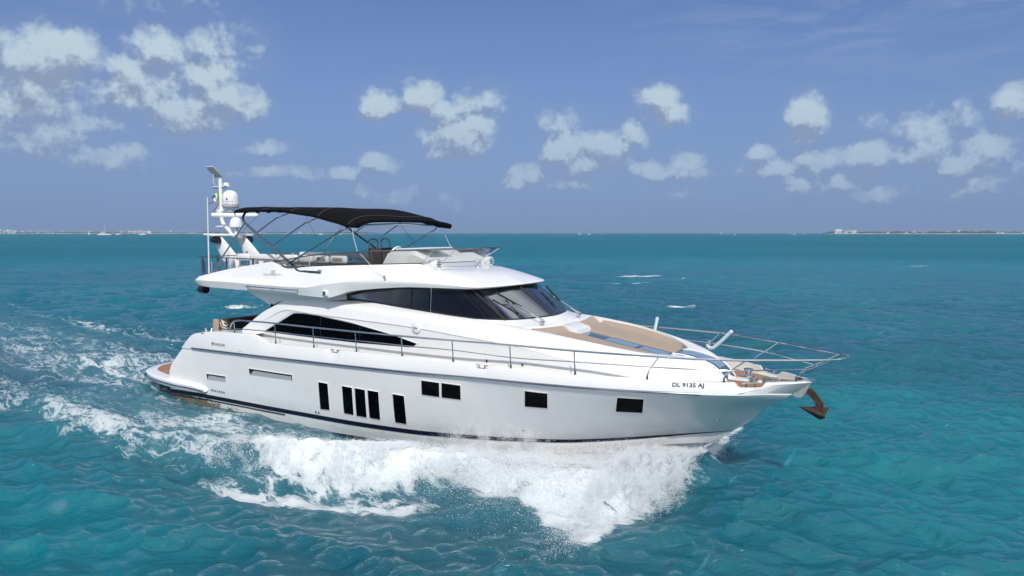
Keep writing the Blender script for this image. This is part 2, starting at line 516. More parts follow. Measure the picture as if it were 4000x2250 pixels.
RZ = [1.776, 1.813, 1.876, 1.913, 1.957, 2.012, 2.065, 2.143, 2.17, 2.178, 2.17, 2.15, 2.08]
rz = lambda x: pchip(RX, RZ, x)
def Ry(x):
    k = np.clip((19.52 - np.asarray(x)) / .9, 0, 1)
    return (G(x) + .04) * np.where(k < 1, np.sqrt(np.clip(1 - (1 - k)**2, 0, 1)), 1) * 1.0
SX = [0.3, 2.2, 5.2, 8.1, 10.5, 12.5, 13.9, 14.7, 16.0, 16.9, 17.6, 18.28]
SZ = [.33, .385, .406, .442, .486, .56, .63, .675, .815, .93, 1.02, 1.10]
SYX = [0, 8, 10.5, 12.5, 14, 15.5, 16.9, 17.6, 18.28]; SY = [2.3, 2.3, 2.2, 1.93, 1.6, 1.15, .60, .30, 0]
s_y = lambda x: pchip(SYX, SY, x)
s_z = lambda x: pchip(SX, SZ, x)
stem_z = [.3, .5, .74, .924, 1.212, 1.424, 1.681, 1.829, 1.951, 2.08, 2.377, 2.42]
stem_x = [17.0, 17.4, 17.85, 18.07, 18.44, 18.72, 18.90, 19.16, 19.39, 19.52, 19.885, 19.93]
aft_z = [-.2, .05, .33, .65, 1.05, 1.4, 1.776]; aft_x = [.22, .24, .28, .2, .25, .6, 1.0]
NU = 300
U = 1 - (1 - np.linspace(0, 1, NU))**1.7
def line(x0, x1, y, z):
    x = x0 + (x1 - x0) * U
    return np.stack([x, y(x), z(x)], 1)
g_out = line(1.0, 19.93, G, gz); g_out[-1, 1] = 0
g_in = g_out.copy(); g_in[:, 1] = np.maximum(g_out[:, 1] - .13, 0); g_in[:, 0] = np.minimum(g_in[:, 0], 19.75); g_in[:, 2] += .005
g_low = g_out.copy(); g_low[:, 1] += .014 * np.clip((19.93 - g_low[:, 0]) * 3, 0, 1); g_low[:, 2] -= .035
r_top = line(1.0, 19.52, Ry, lambda x: rz(x) + .03); r_top[-1] = (19.55, 0, 2.11)
r_mid = line(1.0, 19.52, Ry, rz); r_mid[-1, 1] = 0
r_und = line(1.0, 19.47, lambda x: np.maximum(Ry(x) - .035, 0), lambda x: rz(x) - .03); r_und[-1] = (19.47, 0, 2.04)
s_row = line(.28, 18.28, s_y, s_z); s_row[-1, 1] = 0
rows = [g_in, g_out, g_low, r_top, r_mid, r_und]
xx = np.linspace(0, 1, NU)
for t in (.9, .8, .68, .55, .42, .3, .2, .1):
    p = np.interp(r_und[:, 0], [0, 9, 13, 16, 18.5], [.82, .82, .84, .88, .92])
    q = s_row + (r_und - s_row) * t
    q[:, 1] = s_row[:, 1] + (r_und[:, 1] - s_row[:, 1]) * t**p
    q[:, 0] += (np.interp(q[-1, 2], stem_z, stem_x) - q[-1, 0]) * U**8
    q[:, 0] += (np.interp(q[0, 2], aft_z, aft_x) - q[0, 0]) * (1 - U)**14
    q[-1, 1] = 0
    rows.append(q)
rows.append(s_row)
HULL = np.array(rows)
def hull_y(x, z, H=None):
    H = HULL[1:] if H is None else H
    ys = np.array([np.interp(x, r[:, 0], r[:, 1]) for r in H]); zs = np.array([np.interp(x, r[:, 0], r[:, 2]) for r in H])
    o = np.argsort(zs); return float(np.interp(z, zs[o], ys[o]))
v, f = loft(stb(HULL))
hull = MB().add(v, f).mirror().obj('hull', M['gel'], yacht, 32, .002)

# lower hull: boot stripe, white band, chine and keel
th = lambda x: np.interp(x, [0, 9, 13, 16, 17.8, 18.28], [.125, .12, .10, .06, .02, .008])
def below(d, dy):
    q = s_row.copy(); k = th(q[:, 0]) / .12
    q[:, 2] -= d * k; q[:, 1] = np.maximum(q[:, 1] - dy, 0); q[-1, 1] = 0
    q[:, 0] = np.minimum(q[:, 0], np.interp(q[:, 2], stem_z, stem_x)); return q
s_a = below(.0, .0); s_b = below(.12, .006)
off = lambda r, d: np.stack([r[:, 0], r[:, 1] + d * (r[:, 1] > .01), r[:, 2]], 1)
MB().add(*loft(stb([off(s_a, .012), off(s_b, .012)]))).mirror().obj('boot_stripe', M['navy'], yacht, 30)
s_c = below(.15, .008); s_d = below(.185, .010)
kk = s_c[:, 0] < 6.0
MB().add(*loft(stb([off(s_c, .012)[kk], off(s_d, .012)[kk]]))).mirror().obj('boot_stripe', M['navy'], yacht, 30)
CX = [.24, 2.6, 6.5, 8.7, 11.3, 13.2, 14.7, 15.4, 16.4, 17.4, 17.85]
CZ = [-.12, -.15, -.08, .0, .03, .15, .31, .41, .60, .73, .76]
CY = [2.2, 2.2, 2.2, 2.15, 1.97, 1.62, 1.24, 1.02, .66, .25, 0]
c_row = line(.24, 17.85, lambda x: pchip(CX, CY, x), lambda x: pchip(CX, CZ, x)); c_row[-1, 1] = 0
c_in = c_row.copy(); c_in[:, 1] = np.maximum(c_in[:, 1] - .12, 0); c_in[:, 2] -= .015
k_row = line(.24, 17.8, lambda x: 0 * x, lambda x: pchip([.24, 12, 15, 16.5, 17.3, 17.8], [-.9, -.9, -.6, -.1, .4, .72], x))
mid = .5 * (s_a + c_row)
MB().add(*loft(stb([s_a, s_b, .5 * (s_b + c_row), c_row, c_in, k_row]))).mirror().obj('underbody', M['fouled'], yacht, 30, .002)
# transom closes the stern between the two quarters
tr = np.array([r[0] for r in rows[1:]] + [c_row[0]])
tt = [tr * [1, s, 1] - np.array([.28 * (1 - s * s), 0, 0]) for s in np.linspace(-1, 1, 17)]
MB().add(*loft(tt)).obj('transom', M['gel'], yacht, 40)

# rub rail strip
xr = np.linspace(1.67, 18.0, 90)
MB().add(*tube_geo(np.stack([xr, -(Ry(xr) + .012), rz(xr) + .02], 1), .026, 8)).mirror().obj('rub_rail', M['rubsteel'], yacht)

# ---- deck inside the bulwarks
xd = 4.9 + (19.55 - 4.9) * (1 - (1 - np.linspace(0, 1, 220))**1.5)
zd = np.interp(xd, [4.9, 17.2, 18.0, 20], [2.10, 2.12, 2.25, 2.27])
gi = np.maximum(G(xd) - .13, 0); gb = np.maximum(G(xd) - .17, 0)
MB().add(*loft(stb([np.stack([xd, gi, gz(xd) + .003], 1), np.stack([xd, gb, zd], 1), np.stack([xd, 0 * xd, zd], 1)]))).mirror().obj('side_deck', M['nonskid'], yacht, 30, .002)
# aft quarters: broad coaming tops and cockpit well
xq = np.linspace(1.0, 4.9, 24)
gq = G(xq); zq = gz(xq)
MB().add(*loft(stb([np.stack([xq, gq - .13, zq + .003], 1), np.stack([xq, gq - .55, zq + .004], 1), np.stack([xq, gq - .58, np.full(24, 1.72)], 1)]))).mirror().obj('quarter_deck', M['gel'], yacht, 30)
build('cockpit_sole', [(.6, -2, 1.72), (5.6, -2, 1.72), (5.6, 2, 1.72), (.6, 2, 1.72)], [[0, 1, 2, 3]], M['teak'], yacht, 0)
build('aft_bulkhead', *[(lambda g: g)(box_geo((5.55, 0, 2.74), (.06, 3.8, 2.06)))[i] for i in (0, 1)], M['glass_black'], yacht, 0)
sofa = MB().add(*box_geo((2.35, 0, 2.0), (.7, 3.3, .5), bev=.06)).add(*box_geo((2.03, 0, 2.45), (.24, 3.3, .52), bev=.08)).obj('cockpit_sofa', M['brown'], yacht)
MB().add(*box_geo((2.03, -1.72, 2.45), (.26, .10, .56), bev=.04)).obj('sofa_end', M['tan'], sofa)

# ---- swim platform
px = np.array([2.35, 2.2, 1.6, .9, .3, -.5, -1.3, -2.0, -2.45, -2.7, -2.8]); py = np.array([2.36, 2.43, 2.48, 2.48, 2.43, 2.33, 2.13, 1.82, 1.30, .65, 0])
def plat_row(dy, z, dx=0.0):
    s = np.array([np.gradient(px), np.gradient(py)]); 
    q = np.stack([px, py, np.full(11, 0.) + z], 1); nrm = np.stack([np.gradient(py), -np.gradient(px)], 1)
    nrm /= np.linalg.norm(nrm, axis=1)[:, None]
    q[:, 0] += nrm[:, 0] * -dy * -1; q[:, 1] += nrm[:, 1] * dy
    q[-1, 1] = 0; q[0, 2] = .50 + (q[0, 2] - .52) * .25; q[1, 2] = .5 + (q[1, 2] - .52) * .75
    return q
ps = smooth_rows([plat_row(-.22, .665), plat_row(-.05, .665), plat_row(0, .63), plat_row(.0, .50), plat_row(-.06, .42), plat_row(-.5, .38)], 8)
ps[0] = np.where(np.abs(ps[0]) > 0, ps[0], 0)
plat = MB().add(*loft(stb(ps), True)).mirror().obj('swim_platform', M['gel'], yacht, 40, .003)
fixn(plat)
# platform top sheet
tp = ps[0]
MB().add(*loft(stb([tp, tp * [1, 0, 1]]), True)).mirror().obj('platform_top', M['gel'], plat, 0, .003)
tk = [[(.15, 2.02), (.15, 1.35), (-1.0, 1.35), (-1.0, 1.80)], [(-1.06, 1.78), (-1.06, .45), (-2.5, .45), (-2.32, 1.0), (-1.9, 1.45), (-1.5, 1.66)],
      [(.15, 1.29), (.15, .45), (-1.0, .45), (-1.0, 1.29)], [(.15, .39), (.15, -.39), (-2.55, -.39), (-2.55, .39)]]
mb = MB()
for k, poly in enumerate(tk):
    for sgn in ((1, -1) if k < 3 else (1,)):
        q = [(x, sgn * -y, .670) for x, y in poly]; n = len(q)
        q2 = [(x, y, .655) for x, y, z in q]
        mb.add(q + q2, [list(range(n)) if sgn > 0 else list(range(n))[::-1]] + [[i, (i + 1) % n, n + (i + 1) % n, n + i] for i in range(n)])
fixn(mb.obj('teak_panel', M['teak'], plat, 0))
e = smooth_rows([plat_row(.012, .545)], 8)[0][6:]
fixn(MB().add(*tube_geo(e * [1, -1, 1], .022, 6)).mirror().obj('platform_fender_strip', M['rubsteel'], plat))
MB().add(*box_geo((-1.72, -1.985, .585), (.30, .05, .07), Matrix.Rotation(R_(-34), 4, 'Z'), .015)).obj('stern_light', M['black'], plat)

# ---- deckhouse: cabin side, shoulder, foredeck trunk
H_F = dict(x=[3.75, 5.0, 6.0, 7.2, 8.6, 10.4, 12.3, 13.87, 15, 16, 17, 17.85, 18.2, 18.22], y=[2.12, 2.12, 2.12, 2.12, 2.12, 2.1, 2.08, 2.04, 1.95, 1.8, 1.5, 1.1, .36, 0],
           z=[2.08] * 11 + [2.18, 2.22, 2.22])
H_C = dict(x=[3.86, 5.0, 6.0, 7.2, 8.6, 10.4, 12.3, 13.87, 15, 16, 17, 17.85, 18.17, 18.19], y=[2.1, 2.1, 2.09, 2.09, 2.09, 2.075, 2.05, 2.0, 1.9, 1.74, 1.42, 1.02, .36, 0],
           z=[2.58, 2.95, 3.27, 3.22, 3.176, 3.115, 2.985, 2.86, 2.68, 2.5, 2.38, 2.33, 2.29, 2.29])
H_D = dict(x=H_C['x'], y=[2.105, 2.115, 2.118, 2.118, 2.118, 2.1, 2.07, 2.01, 1.905, 1.742, 1.42, 1.02, .36, 0], z=[2.585, 2.97, 3.295, 3.245, 3.2, 3.138, 3.0, 2.87, 2.685, 2.505, 2.385, 2.335, 2.295, 2.295])
H_L = dict(x=[3.9, 5.0, 6.04, 7.18, 8.6, 10.4, 12.3, 13.87, 15, 16, 17, 17.7, 18.06, 18.08], y=[2.08, 2.05, 2.05, 2.05, 2.05, 2.04, 2.0, 1.93, 1.82, 1.65, 1.33, .9, .36, 0],
           z=[2.62, 3.235, 3.506, 3.523, 3.49, 3.415, 3.22, 3.05, 2.86, 2.7, 2.56, 2.48, 2.41, 2.41])
H_U = dict(x=[4.0, 5.1, 5.93, 7.07, 8.5, 10.4, 12.3, 13.87, 15, 16, 17, 17.5, 17.8, 17.82], y=[1.98, 1.95, 1.95, 1.95, 1.95, 1.92, 1.86, 1.79, 1.73, 1.54, 1.12, .7, .36, 0],
           z=[2.66, 3.30, 3.61, 3.632, 3.565, 3.485, 3.34, 3.245, 3.115, 2.965, 2.80, 2.72, 2.615, 2.615])
H_W = dict(x=[4.05, 5.12, 5.95, 7.07, 8.5, 10.4, 12.3, 13.87, 15, 15.95, 16.6, 17.0, 17.26, 17.3], y=[1.8, 1.8, 1.8, 1.8, 1.76, 1.76, 1.66, 1.62, 1.64, 1.46, 1.08, .62, .36, 0],
           z=[2.66, 3.30, 3.60, 3.62, 3.655, 3.53, 3.40, 3.26, 3.135, 2.99, 2.86, 2.785, 2.745, 2.745])
ctl = lambda d: np.stack([d['x'], d['y'], d['z']], 1)
DH = smooth_rows([ctl(d) for d in (H_F, H_C, H_D, H_L, H_U, H_W)], 9)
dh_low = DH[:3]
dh_up = smooth_cross(DH[2:], 4)
DHA = np.concatenate([dh_low, dh_up[1:]])
MB().add(*loft(stb(DHA), True)).mirror().obj('deckhouse', M['gel'], yacht, 24, .002)
def house_y(x, z): return hull_y(x, z, DHA[:-6])
# sunpad well
i7 = 7 * 9
W7 = DH[5][i7:].copy(); PI_ = W7.copy()
dr = np.interp(PI_[:, 0], [13.8, 16.75, 16.95, 18], [.17, .17, .03, .012])
PI_[:, 2] = np.where(PI_[:, 0] < 16.9, np.minimum(PI_[:, 2] - .012, 3.24 - .157 * (PI_[:, 0] - 13.85) - .21), PI_[:, 2] - dr); PI_[:, 1] = np.maximum(PI_[:, 1] - .03, 0); CLr = PI_ * [1, 0, 1]
MB().add(*loft(stb([W7, PI_, CLr]), True)).mirror().obj('foredeck_well', M['gelw'], yacht, 30, .002)
# cowl between windscreen foot and sunpad
WB = np.array([(12.3, 1.66, 3.40), (12.752, 1.624, 3.40), (13.138, 1.50, 3.40), (13.378, 1.157, 3.40), (13.537, .662, 3.40), (13.62, .3, 3.40), (13.644, 0, 3.40)])
def respace(p, n):
    p = np.asarray(p, float); d = np.concatenate([[0], np.cumsum(np.linalg.norm(np.diff(p, axis=0), axis=1))]); d /= d[-1]
    t = np.linspace(0, 1, n); return np.stack([np.interp(t, d, p[:, c]) for c in range(3)], 1)
arcA = respace(curve(WB, 8), 40)
yb = np.linspace(1.62, 0, 24)
arcBf = np.stack([13.87 + .19 * (1 - (yb / 1.62)**2), yb, 3.26 - .05 * (1 - (yb / 1.62)**2)], 1)
arcB = respace(np.concatenate([DH[5][6 * 9:7 * 9], arcBf]), 40)
cw = [arcA, arcA * .67 + arcB * .33 + [0, 0, -.012], arcA * .33 + arcB * .67 + [0, 0, -.012], arcB, arcB + [.015, 0, -.015], arcB + [.02, 0, -.22]]
MB().add(*loft(stb(cw))).mirror().obj('windscreen_cowl', M['gel'], yacht, 40, .002)

sp = lambda x: 3.24 - .157 * (x - 13.85)
# sunpad cushions
nx = 40
xs = np.linspace(14.30, 16.80, nx)
yo = np.interp(xs, DH[5][:, 0], DH[5][:, 1]) - .035
prof = [(0, -.17), (0.0, -.10), (.06, -.075), (.5, -.065), (.78, -.062), (.88, -.035), (.97, .0), (1.0, -.01), (1.0, -.17)]
rows_ = []
for a, dz in prof:
    y = .31 + (np.maximum(yo - .31, .02)) * a
    rows_.append(np.stack([xs, y, sp(xs) + dz + (.035 if a > .8 else 0) * np.sin((xs - 14.3) / 2.5 * np.pi)], 1))
cs = smooth_cross(np.array(rows_), 3)
for s in (-1, 1):
    o = MB().add(*loft(cs * [1, s, 1], s > 0)).obj('sun_cushion', M['tan2'], yacht, 50); fixn(o)
for s in (-1, 1):
    rr = []
    yy = np.linspace(.41, 1.57, 16)
    top = np.stack([13.90 + .19 * (1 - (yy / 1.62)**2), yy, 3.245 - .045 * (1 - (yy / 1.62)**2)], 1)
    for dx, dz in ((0, -.2), (-.01, -.02), (.03, .02), (.09, -.005), (.18, -.07), (.25, -.13), (.30, -.19), (.30, -.26)):
        rr.append(top + [dx, 0, dz])
    rr = np.array(rr); rr[:, 0, 1] += .0
    o = MB().add(*loft(smooth_cross(rr, 2) * [1, s, 1])).obj('sunpad_backrest', M['tan'], yacht, 50); fixn(o)
fixn(MB().add(*prism_geo([(14.05, 3.02), (14.05, 3.235), (14.12, 3.25), (14.42, 3.165), (14.50, 3.13), (14.52, 3.02)], -.38, .38)).obj('sunpad_console', M['gel'], yacht, 30))
xs2 = np.linspace(14.53, 16.9, 12)
MB().add(*loft([np.stack([xs2, 0 * xs2 - .29, sp(xs2) - .115], 1), np.stack([xs2, 0 * xs2 + .29, sp(xs2) - .115], 1)], True)).obj('walkway_glass', M['glass_blue'], yacht, 40)
for a, b in ((15.15, 15.95), (16.05, 16.72)):
    xh = np.linspace(a, b, 4)
    MB().add(*loft([np.stack([xh, 0 * xh - .20, sp(xh) - .108], 1), np.stack([xh, 0 * xh + .20, sp(xh) - .108], 1)], True)).obj('deck_hatch', M['glass_hatch'], yacht, 40)
skp = curve([(16.95, 0, 2.775), (17.26, 0, 2.755), (17.55, 0, 2.698), (17.80, 0, 2.628), (17.97, 0, 2.53), (18.085, 0, 2.415), (18.20, 0, 2.27)], 6)
MB().add(*loft([skp + [0, -.33, 0], skp + [0, .33, 0]], True)).obj('curved_skylight', M['glass_blue'], yacht, 60)
MB().add(*tube_geo(skp + [0, -.345, .004], .018, 6)).mirror().obj('skylight_trim', M['gel2'], yacht)
skl = skp[2:26]
MB().add(*loft([skl + [.006, -.22, .006], skl + [.006, .22, .006]], True)).obj('skylight_pane', M['glass_hatch'], yacht, 60)

# ---- pilothouse glazing
bx = [8.02, 8.22, 9.1, 9.97, 10.97, 11.64, 12.3]; bz = [3.80, 3.68, 3.616, 3.564, 3.487, 3.438, 3.40]; byy = [1.765, 1.765, 1.765, 1.762, 1.752, 1.72, 1.66]
tx = [8.02, 8.54, 9.07, 9.7, 10.4, 11.02, 11.67]; tz = [3.81, 3.93, 4.02, 4.09, 4.115, 4.12, 4.125]; ty = [1.765, 1.745, 1.725, 1.705, 1.70, 1.70, 1.67]
def pane_side(x0, x1, n=14):
    x = np.linspace(x0, x1, n)
    b = np.stack([x, np.interp(x, bx, byy), np.interp(x, bx, bz)], 1); t = np.stack([x, np.interp(x, tx, ty), pchip(tx, tz, x)], 1)
    return b, t
def pane(name, b, t, m, parent, mir=True):
    t_ = np.linspace(0, 1, 5)[:, None, None]
    rows_ = b[None] * (1 - t_) + t[None] * t_
    rows_ = np.concatenate([rows_])
    for s in ((1, -1) if mir else (1,)):
        o = MB().add(*loft(stb(rows_) * [1, s, 1], s > 0)).obj(name, m, parent, 40)
    return o
glz = bpy.data.objects
b1, t1 = pane_side(8.02, 10.35, 26); pane('side_window', b1, t1, M['glass_dark'], yacht)
b2, t2 = pane_side(10.39, 10.95, 8); pane('side_window', b2, t2, M['glass_dark'], yacht)
WT = np.array([(11.67, 1.67, 4.125), (12.0, 1.58, 4.13), (12.22, 1.40, 4.135), (12.40, 1.05, 4.14), (12.50, .6, 4.145), (12.53, .3, 4.145), (12.54, 0, 4.145)])
b3, _ = pane_side(11.0, 12.3, 10); _, t3 = pane_side(11.0, 11.67, 10)
b3 = respace(np.concatenate([b3, curve(WB[:3], 6)[1:]]), 24); t3 = respace(np.concatenate([t3, curve(WT[:3], 6)[1:-1]]), 24)
pane('side_window', b3, t3, M['glass_dark'], yacht)
b4 = respace(curve(WB[2:], 8), 30); t4 = respace(curve(WT[1:], 8)[4:], 30)
pane('windscreen', b4, t4, M['glass_wind'], yacht)
# black frames along glass edges and mullions
def strip(a, b, w, m, name, up=.008):
    pass
for s in (-1, 1):
    mb = MB()
    base_l = np.concatenate([b1, b2, b3[1:], b4[1:]]); top_l = np.concatenate([t1, t2, t3[1:], t4[1:]])
    inn = base_l + (top_l - base_l) * np.clip(.05 / (np.linalg.norm(top_l - base_l, axis=1)[:, None] + 1e-3), 0, .5)
    outw = np.array([.004, .006, .003])
    mb.add(*loft((np.stack([base_l, inn]) + outw) * [1, s, 1]))
    inn = top_l + (base_l - top_l) * np.clip(.07 / (np.linalg.norm(top_l - base_l, axis=1)[:, None] + 1e-3), 0, .5)
    mb.add(*loft((np.stack([top_l, inn]) + outw) * [1, s, 1]))
    mb.obj('window_frame', M['black'], yacht, 40)
    for (pb, pt), r, mm in (((b2[0], t2[0]), .012, 'black'), ((b3[0], t3[0]), .011, 'steel'), ((b4[0], t4[0]), .035, 'black')):
        MB().add(*tube_geo([pb * [1, s, 1], pt * [1, s, 1]], r, 6)).obj('mullion', M[mm], yacht)
MB().add(*tube_geo([WB[-1] + [.0, 0, .0], WT[-1]], .035, 6)).obj('mullion', M['black'], yacht)
# inside the pilothouse
build('cabin_floor', [(5.7, -1.95, 2.3), (13.6, -1.95, 2.3), (13.6, 1.95, 2.3), (5.7, 1.95, 2.3)], [[0, 1, 2, 3]], M['interior'], yacht, 0)
fixn(MB().add(*prism_geo([(12.2, 2.6), (12.2, 3.25), (12.45, 3.42), (13.0, 3.37), (13.45, 3.33), (13.45, 2.6)], -1.5, 1.5)).obj('lower_helm_console', M['interior'], yacht, 30))
fixn(MB().add(*prism_geo([(12.42, 3.40), (12.30, 3.58), (12.38, 3.62), (12.9, 3.44), (13.0, 3.38)], -1.1, -.35)).obj('instrument_hood', M['intgrey'], yacht, 30))
for yy in (-.85, -.1):
    MB().add(*box_geo((11.1, yy, 3.0), (.6, .55, .18), bev=.06)).add(*box_geo((10.85, yy, 3.45), (.18, .55, .85), bev=.07)).obj('lower_helm_seat', M['intgrey'], yacht)
MB().add(*box_geo((8.9, 0, 3.0), (1.6, 3.0, .3), bev=.1)).obj('saloon_sofa', M['interior'], yacht)
for s in (-1, 1): MB().add(*tube_geo([(11.3, s * 1.60, 4.08), (12.85, s * 1.52, 3.42)], .045, 6)).obj('windscreen_pillar', M['interior'], yacht)
xc = np.linspace(5.7, 12.3, 24); zc_ = np.interp(xc, [5, 7.84, 8.7, 9.7, 10.6, 12.3], [3.74, 3.72, 3.93, 4.04, 4.09, 4.10])
MB().add(*loft([np.stack([xc, 0 * xc + s * np.interp(xc, [5, 11.6, 12.3], [1.70, 1.62, 1.3]), zc_], 1) for s in (-1, 1)])).obj('cabin_headlining', M['interior'], yacht, 40)
# wipers
def wiper(y, s):
    a = np.array([13.86, y, 3.345]); e_ = np.array([13.00, s * 1.06, 3.76])
    o = MB().add(*box_geo(a, (.10, .10, .08), bev=.02)).add(*tube_geo([a + [0, 0, .05], a + [-.27, s * .02, .19], e_ + [.05, 0, .03]], .018, 6)).add(*tube_geo([a + [.02, .07, .05], a + [-.28, s * .02 + .06, .17], e_ + [.02, .05, 0]], .010, 6)).obj('wiper_arm', M['steel'], yacht)
    MB().add(*tube_geo([(13.27, s * .98, 3.69), (12.68, s * 1.26, 4.05)], .026, 5)).add(*tube_geo([e_ + [-.04, 0, .02], (12.9, s * 1.14, 3.86)], .016, 5)).obj('wiper_blade', M['black'], o)
wiper(-.96, -1); wiper(.96, 1)

# ---- upper panel between shoulder and wing
bp_ = np.array([(5.12, 2.0, 3.36), (5.5, 2.0, 3.5), (6, 2.0, 3.58), (6.8, 1.98, 3.61), (7.4, 1.95, 3.62), (8.06, 1.80, 3.68)])
tp_ = np.array([(3.9, 2.06, 3.83), (4.6, 2.06, 3.83), (5.6, 2.06, 3.83), (6.4, 2.05, 3.83), (7.2, 2.0, 3.83), (8.06, 1.80, 3.83)])
pan = smooth_rows([tp_, bp_], 5)
MB().add(*loft(stb([pan[0], pan[1], pan[1] + [.0, -.25, .0], pan[0] + [0, -.25, 0]]))).mirror().obj('wing_support', M['gel'], yacht, 30)
# aft face of the buttress
for s in (-1, 1): MB().add(*box_geo((5.16, s * 1.93, 3.25), (.05, .2, .35))).obj('saloon_door_edge', M['glass_black'], yacht, 0)

# ---- flybridge moulding
XE = [2.05, 2.55, 3.54, 4.6, 5.53, 6.3, 7.0, 7.84, 8.7, 9.7, 10.6, 11.5, 12.25, 12.56, 12.66]
FE = np.stack([XE, [2.33, 2.36, 2.36, 2.36, 2.36, 2.36, 2.36, 2.36, 2.24, 2.05, 1.94, 1.85, 1.70, 1.15, 0],
               [3.885, 3.845, 3.825, 3.81, 3.795, 3.787, 3.775, 3.756, 3.965, 4.078, 4.132, 4.14, 4.135, 4.14, 4.15]], 1)
FK2 = np.stack([[2.0, 2.55, 3.54, 4.6, 5.53, 6.3, 7.0, 7.84, 8.7, 9.7, 10.6, 11.5, 12.28, 12.59, 12.69], [2.42, 2.43, 2.43, 2.43, 2.43, 2.43, 2.43, 2.42, 2.32, 2.12, 1.98, 1.88, 1.74, 1.18, 0],
                [4.03, 4.04, 4.038, 4.02, 4.01, 4.0, 4.005, 4.12, 4.22, 4.26, 4.26, 4.235, 4.19, 4.18, 4.18]], 1)
FK1 = np.stack([[1.97, 2.5, 3.54, 4.6, 5.53, 6.3, 7.0, 7.84, 8.7, 9.7, 10.6, 11.4, 12.05, 12.35, 12.45], [2.36, 2.34, 2.33, 2.32, 2.31, 2.30, 2.30, 2.29, 2.22, 2.02, 1.80, 1.64, 1.40, .95, 0],
                [4.05, 4.10, 4.14, 4.17, 4.20, 4.23, 4.27, 4.385, 4.475, 4.50, 4.47, 4.425, 4.34, 4.30, 4.30]], 1)
FCT = np.stack([[1.93, 2.45, 3.54, 4.57, 5.53, 6.1, 7.0, 7.84, 8.7, 9.7, 10.4, 10.66, 10.74, 10.76, 10.765], [2.22, 2.21, 2.2, 2.19, 2.18, 2.16, 2.15, 2.12, 2.05, 1.85, 1.36, .88, .5, .25, 0],
                [4.14, 4.24, 4.43, 4.572, 4.69, 4.51, 4.59, 4.63, 4.665, 4.70, 4.72, 4.72, 4.72, 4.72, 4.72]], 1)
FCF = .45 * FK1 + .55 * FCT
FCF[9] = (9.78, 1.90, 4.60); FCF[10:] = [(10.62, 1.45, 4.575), (10.92, .95, 4.60), (11.02, .52, 4.61), (11.05, .26, 4.61), (11.06, 0, 4.61)]
FM = .5 * FK1 + .5 * FCF
FM[10:] = [(10.8, 1.62, 4.545), (11.3, 1.20, 4.54), (11.65, .80, 4.515), (11.82, .48, 4.50), (11.87, 0, 4.50)]
FIN = FCT.copy(); FIN[:, 1] = np.maximum(FIN[:, 1] - .09, 0); FIN[10:, 0] -= .08; FIN[:, 2] -= .01
FFL = FIN.copy(); FFL[:, 2] = [3.92] * 8 + [4.10, 4.22, 4.26, 4.26, 4.26, 4.26, 4.26]; FFL[:, 1] = np.maximum(FFL[:, 1] - .04, 0)
FFC = FFL * [1, 0, 1]
MS = 10
A = smooth_rows([FE, FK2, FK1, FM, FCF, FCT], MS)
lin_ = linear_cross(A, 5); smo = smooth_cross(A, 5)
wgt = np.interp(np.arange(A.shape[1]) / MS, [0, 7.2, 9.0, 14], [0.0, .12, 1, 1])[None, :, None]
FB = lin_ * (1 - wgt) + smo * wgt
inn = smooth_rows([FCT, FIN, FFL, FFC], MS)
und = smooth_rows([FE], MS)[0]
un2 = und.copy(); un2[:, 1] = np.maximum(un2[:, 1] - .30, 0); un2[:, 0] = np.minimum(un2[:, 0], 12.56); un2[:, 2] += .01 + np.interp(un2[:, 0], [7, 9, 14], [.03, 0.012, 0.012])
un3 = un2 * [1, 0, 1]
MB().add(*loft(stb(np.concatenate([un3[None], un2[None], FB])), True)).mirror().obj('flybridge', M['gel'], yacht, 22, .002)
MB().add(*loft(stb(inn), True)).mirror().obj('flybridge_well', M['gelw'], yacht, 30, .002)
# aft edge of the wing
ae = np.array([FE[0], FK2[0], FK1[0], FCT[0]]); 
build('wing_aft_edge', [(x, s * y, z) for s in (-1, 1) for x, y, z in ae], [[0, 1, 5, 4], [1, 2, 6, 5], [2, 3, 7, 6]], M['gel'], yacht, 0)

# ---- flybridge windscreen
FT = np.stack([[5.5, 6.1, 7.0, 7.84, 8.7, 9.75, 10.95, 11.28, 11.42, 11.46, 11.48], [2.19, 2.19, 2.19, 2.17, 2.11, 1.96, 1.56, 1.02, .58, .29, 0],
               [4.70, 4.765, 4.885, 4.955, 5.01, 5.05, 5.085, 5.10, 5.11, 5.11, 5.11]], 1)
fw = smooth_rows([FCT[4:], FT], 8)
fw = np.array([fw[0] + [0, 0, -.02], .5 * (fw[0] + fw[1]), fw[1]])
fscr = MB().add(*loft(stb(fw), False)).mirror().obj('flybridge_windscreen', M['glass_fly'], yacht, 50, .002)
tr_ = fw[2]; full = np.concatenate([tr_ * [1, -1, 1], (tr_ * [1, 1, 1])[::-1][1:]])
MB().add(*tube_geo(full, .018, 6)).obj('windscreen_rail', M['darktube'], fscr)
bt_ = fw[0] + [0, .004, .025]; full = np.concatenate([bt_ * [1, -1, 1], bt_[::-1][1:]])
MB().add(*tube_geo(full, .012, 6)).obj('windscreen_gasket', M['black'], fscr)
for k in (48, 56, 16):
    for s in (-1, 1): MB().add(*tube_geo(fw[:, k] * [1, s, 1], .011, 5)).obj('windscreen_post', M['lgrey'], fscr)

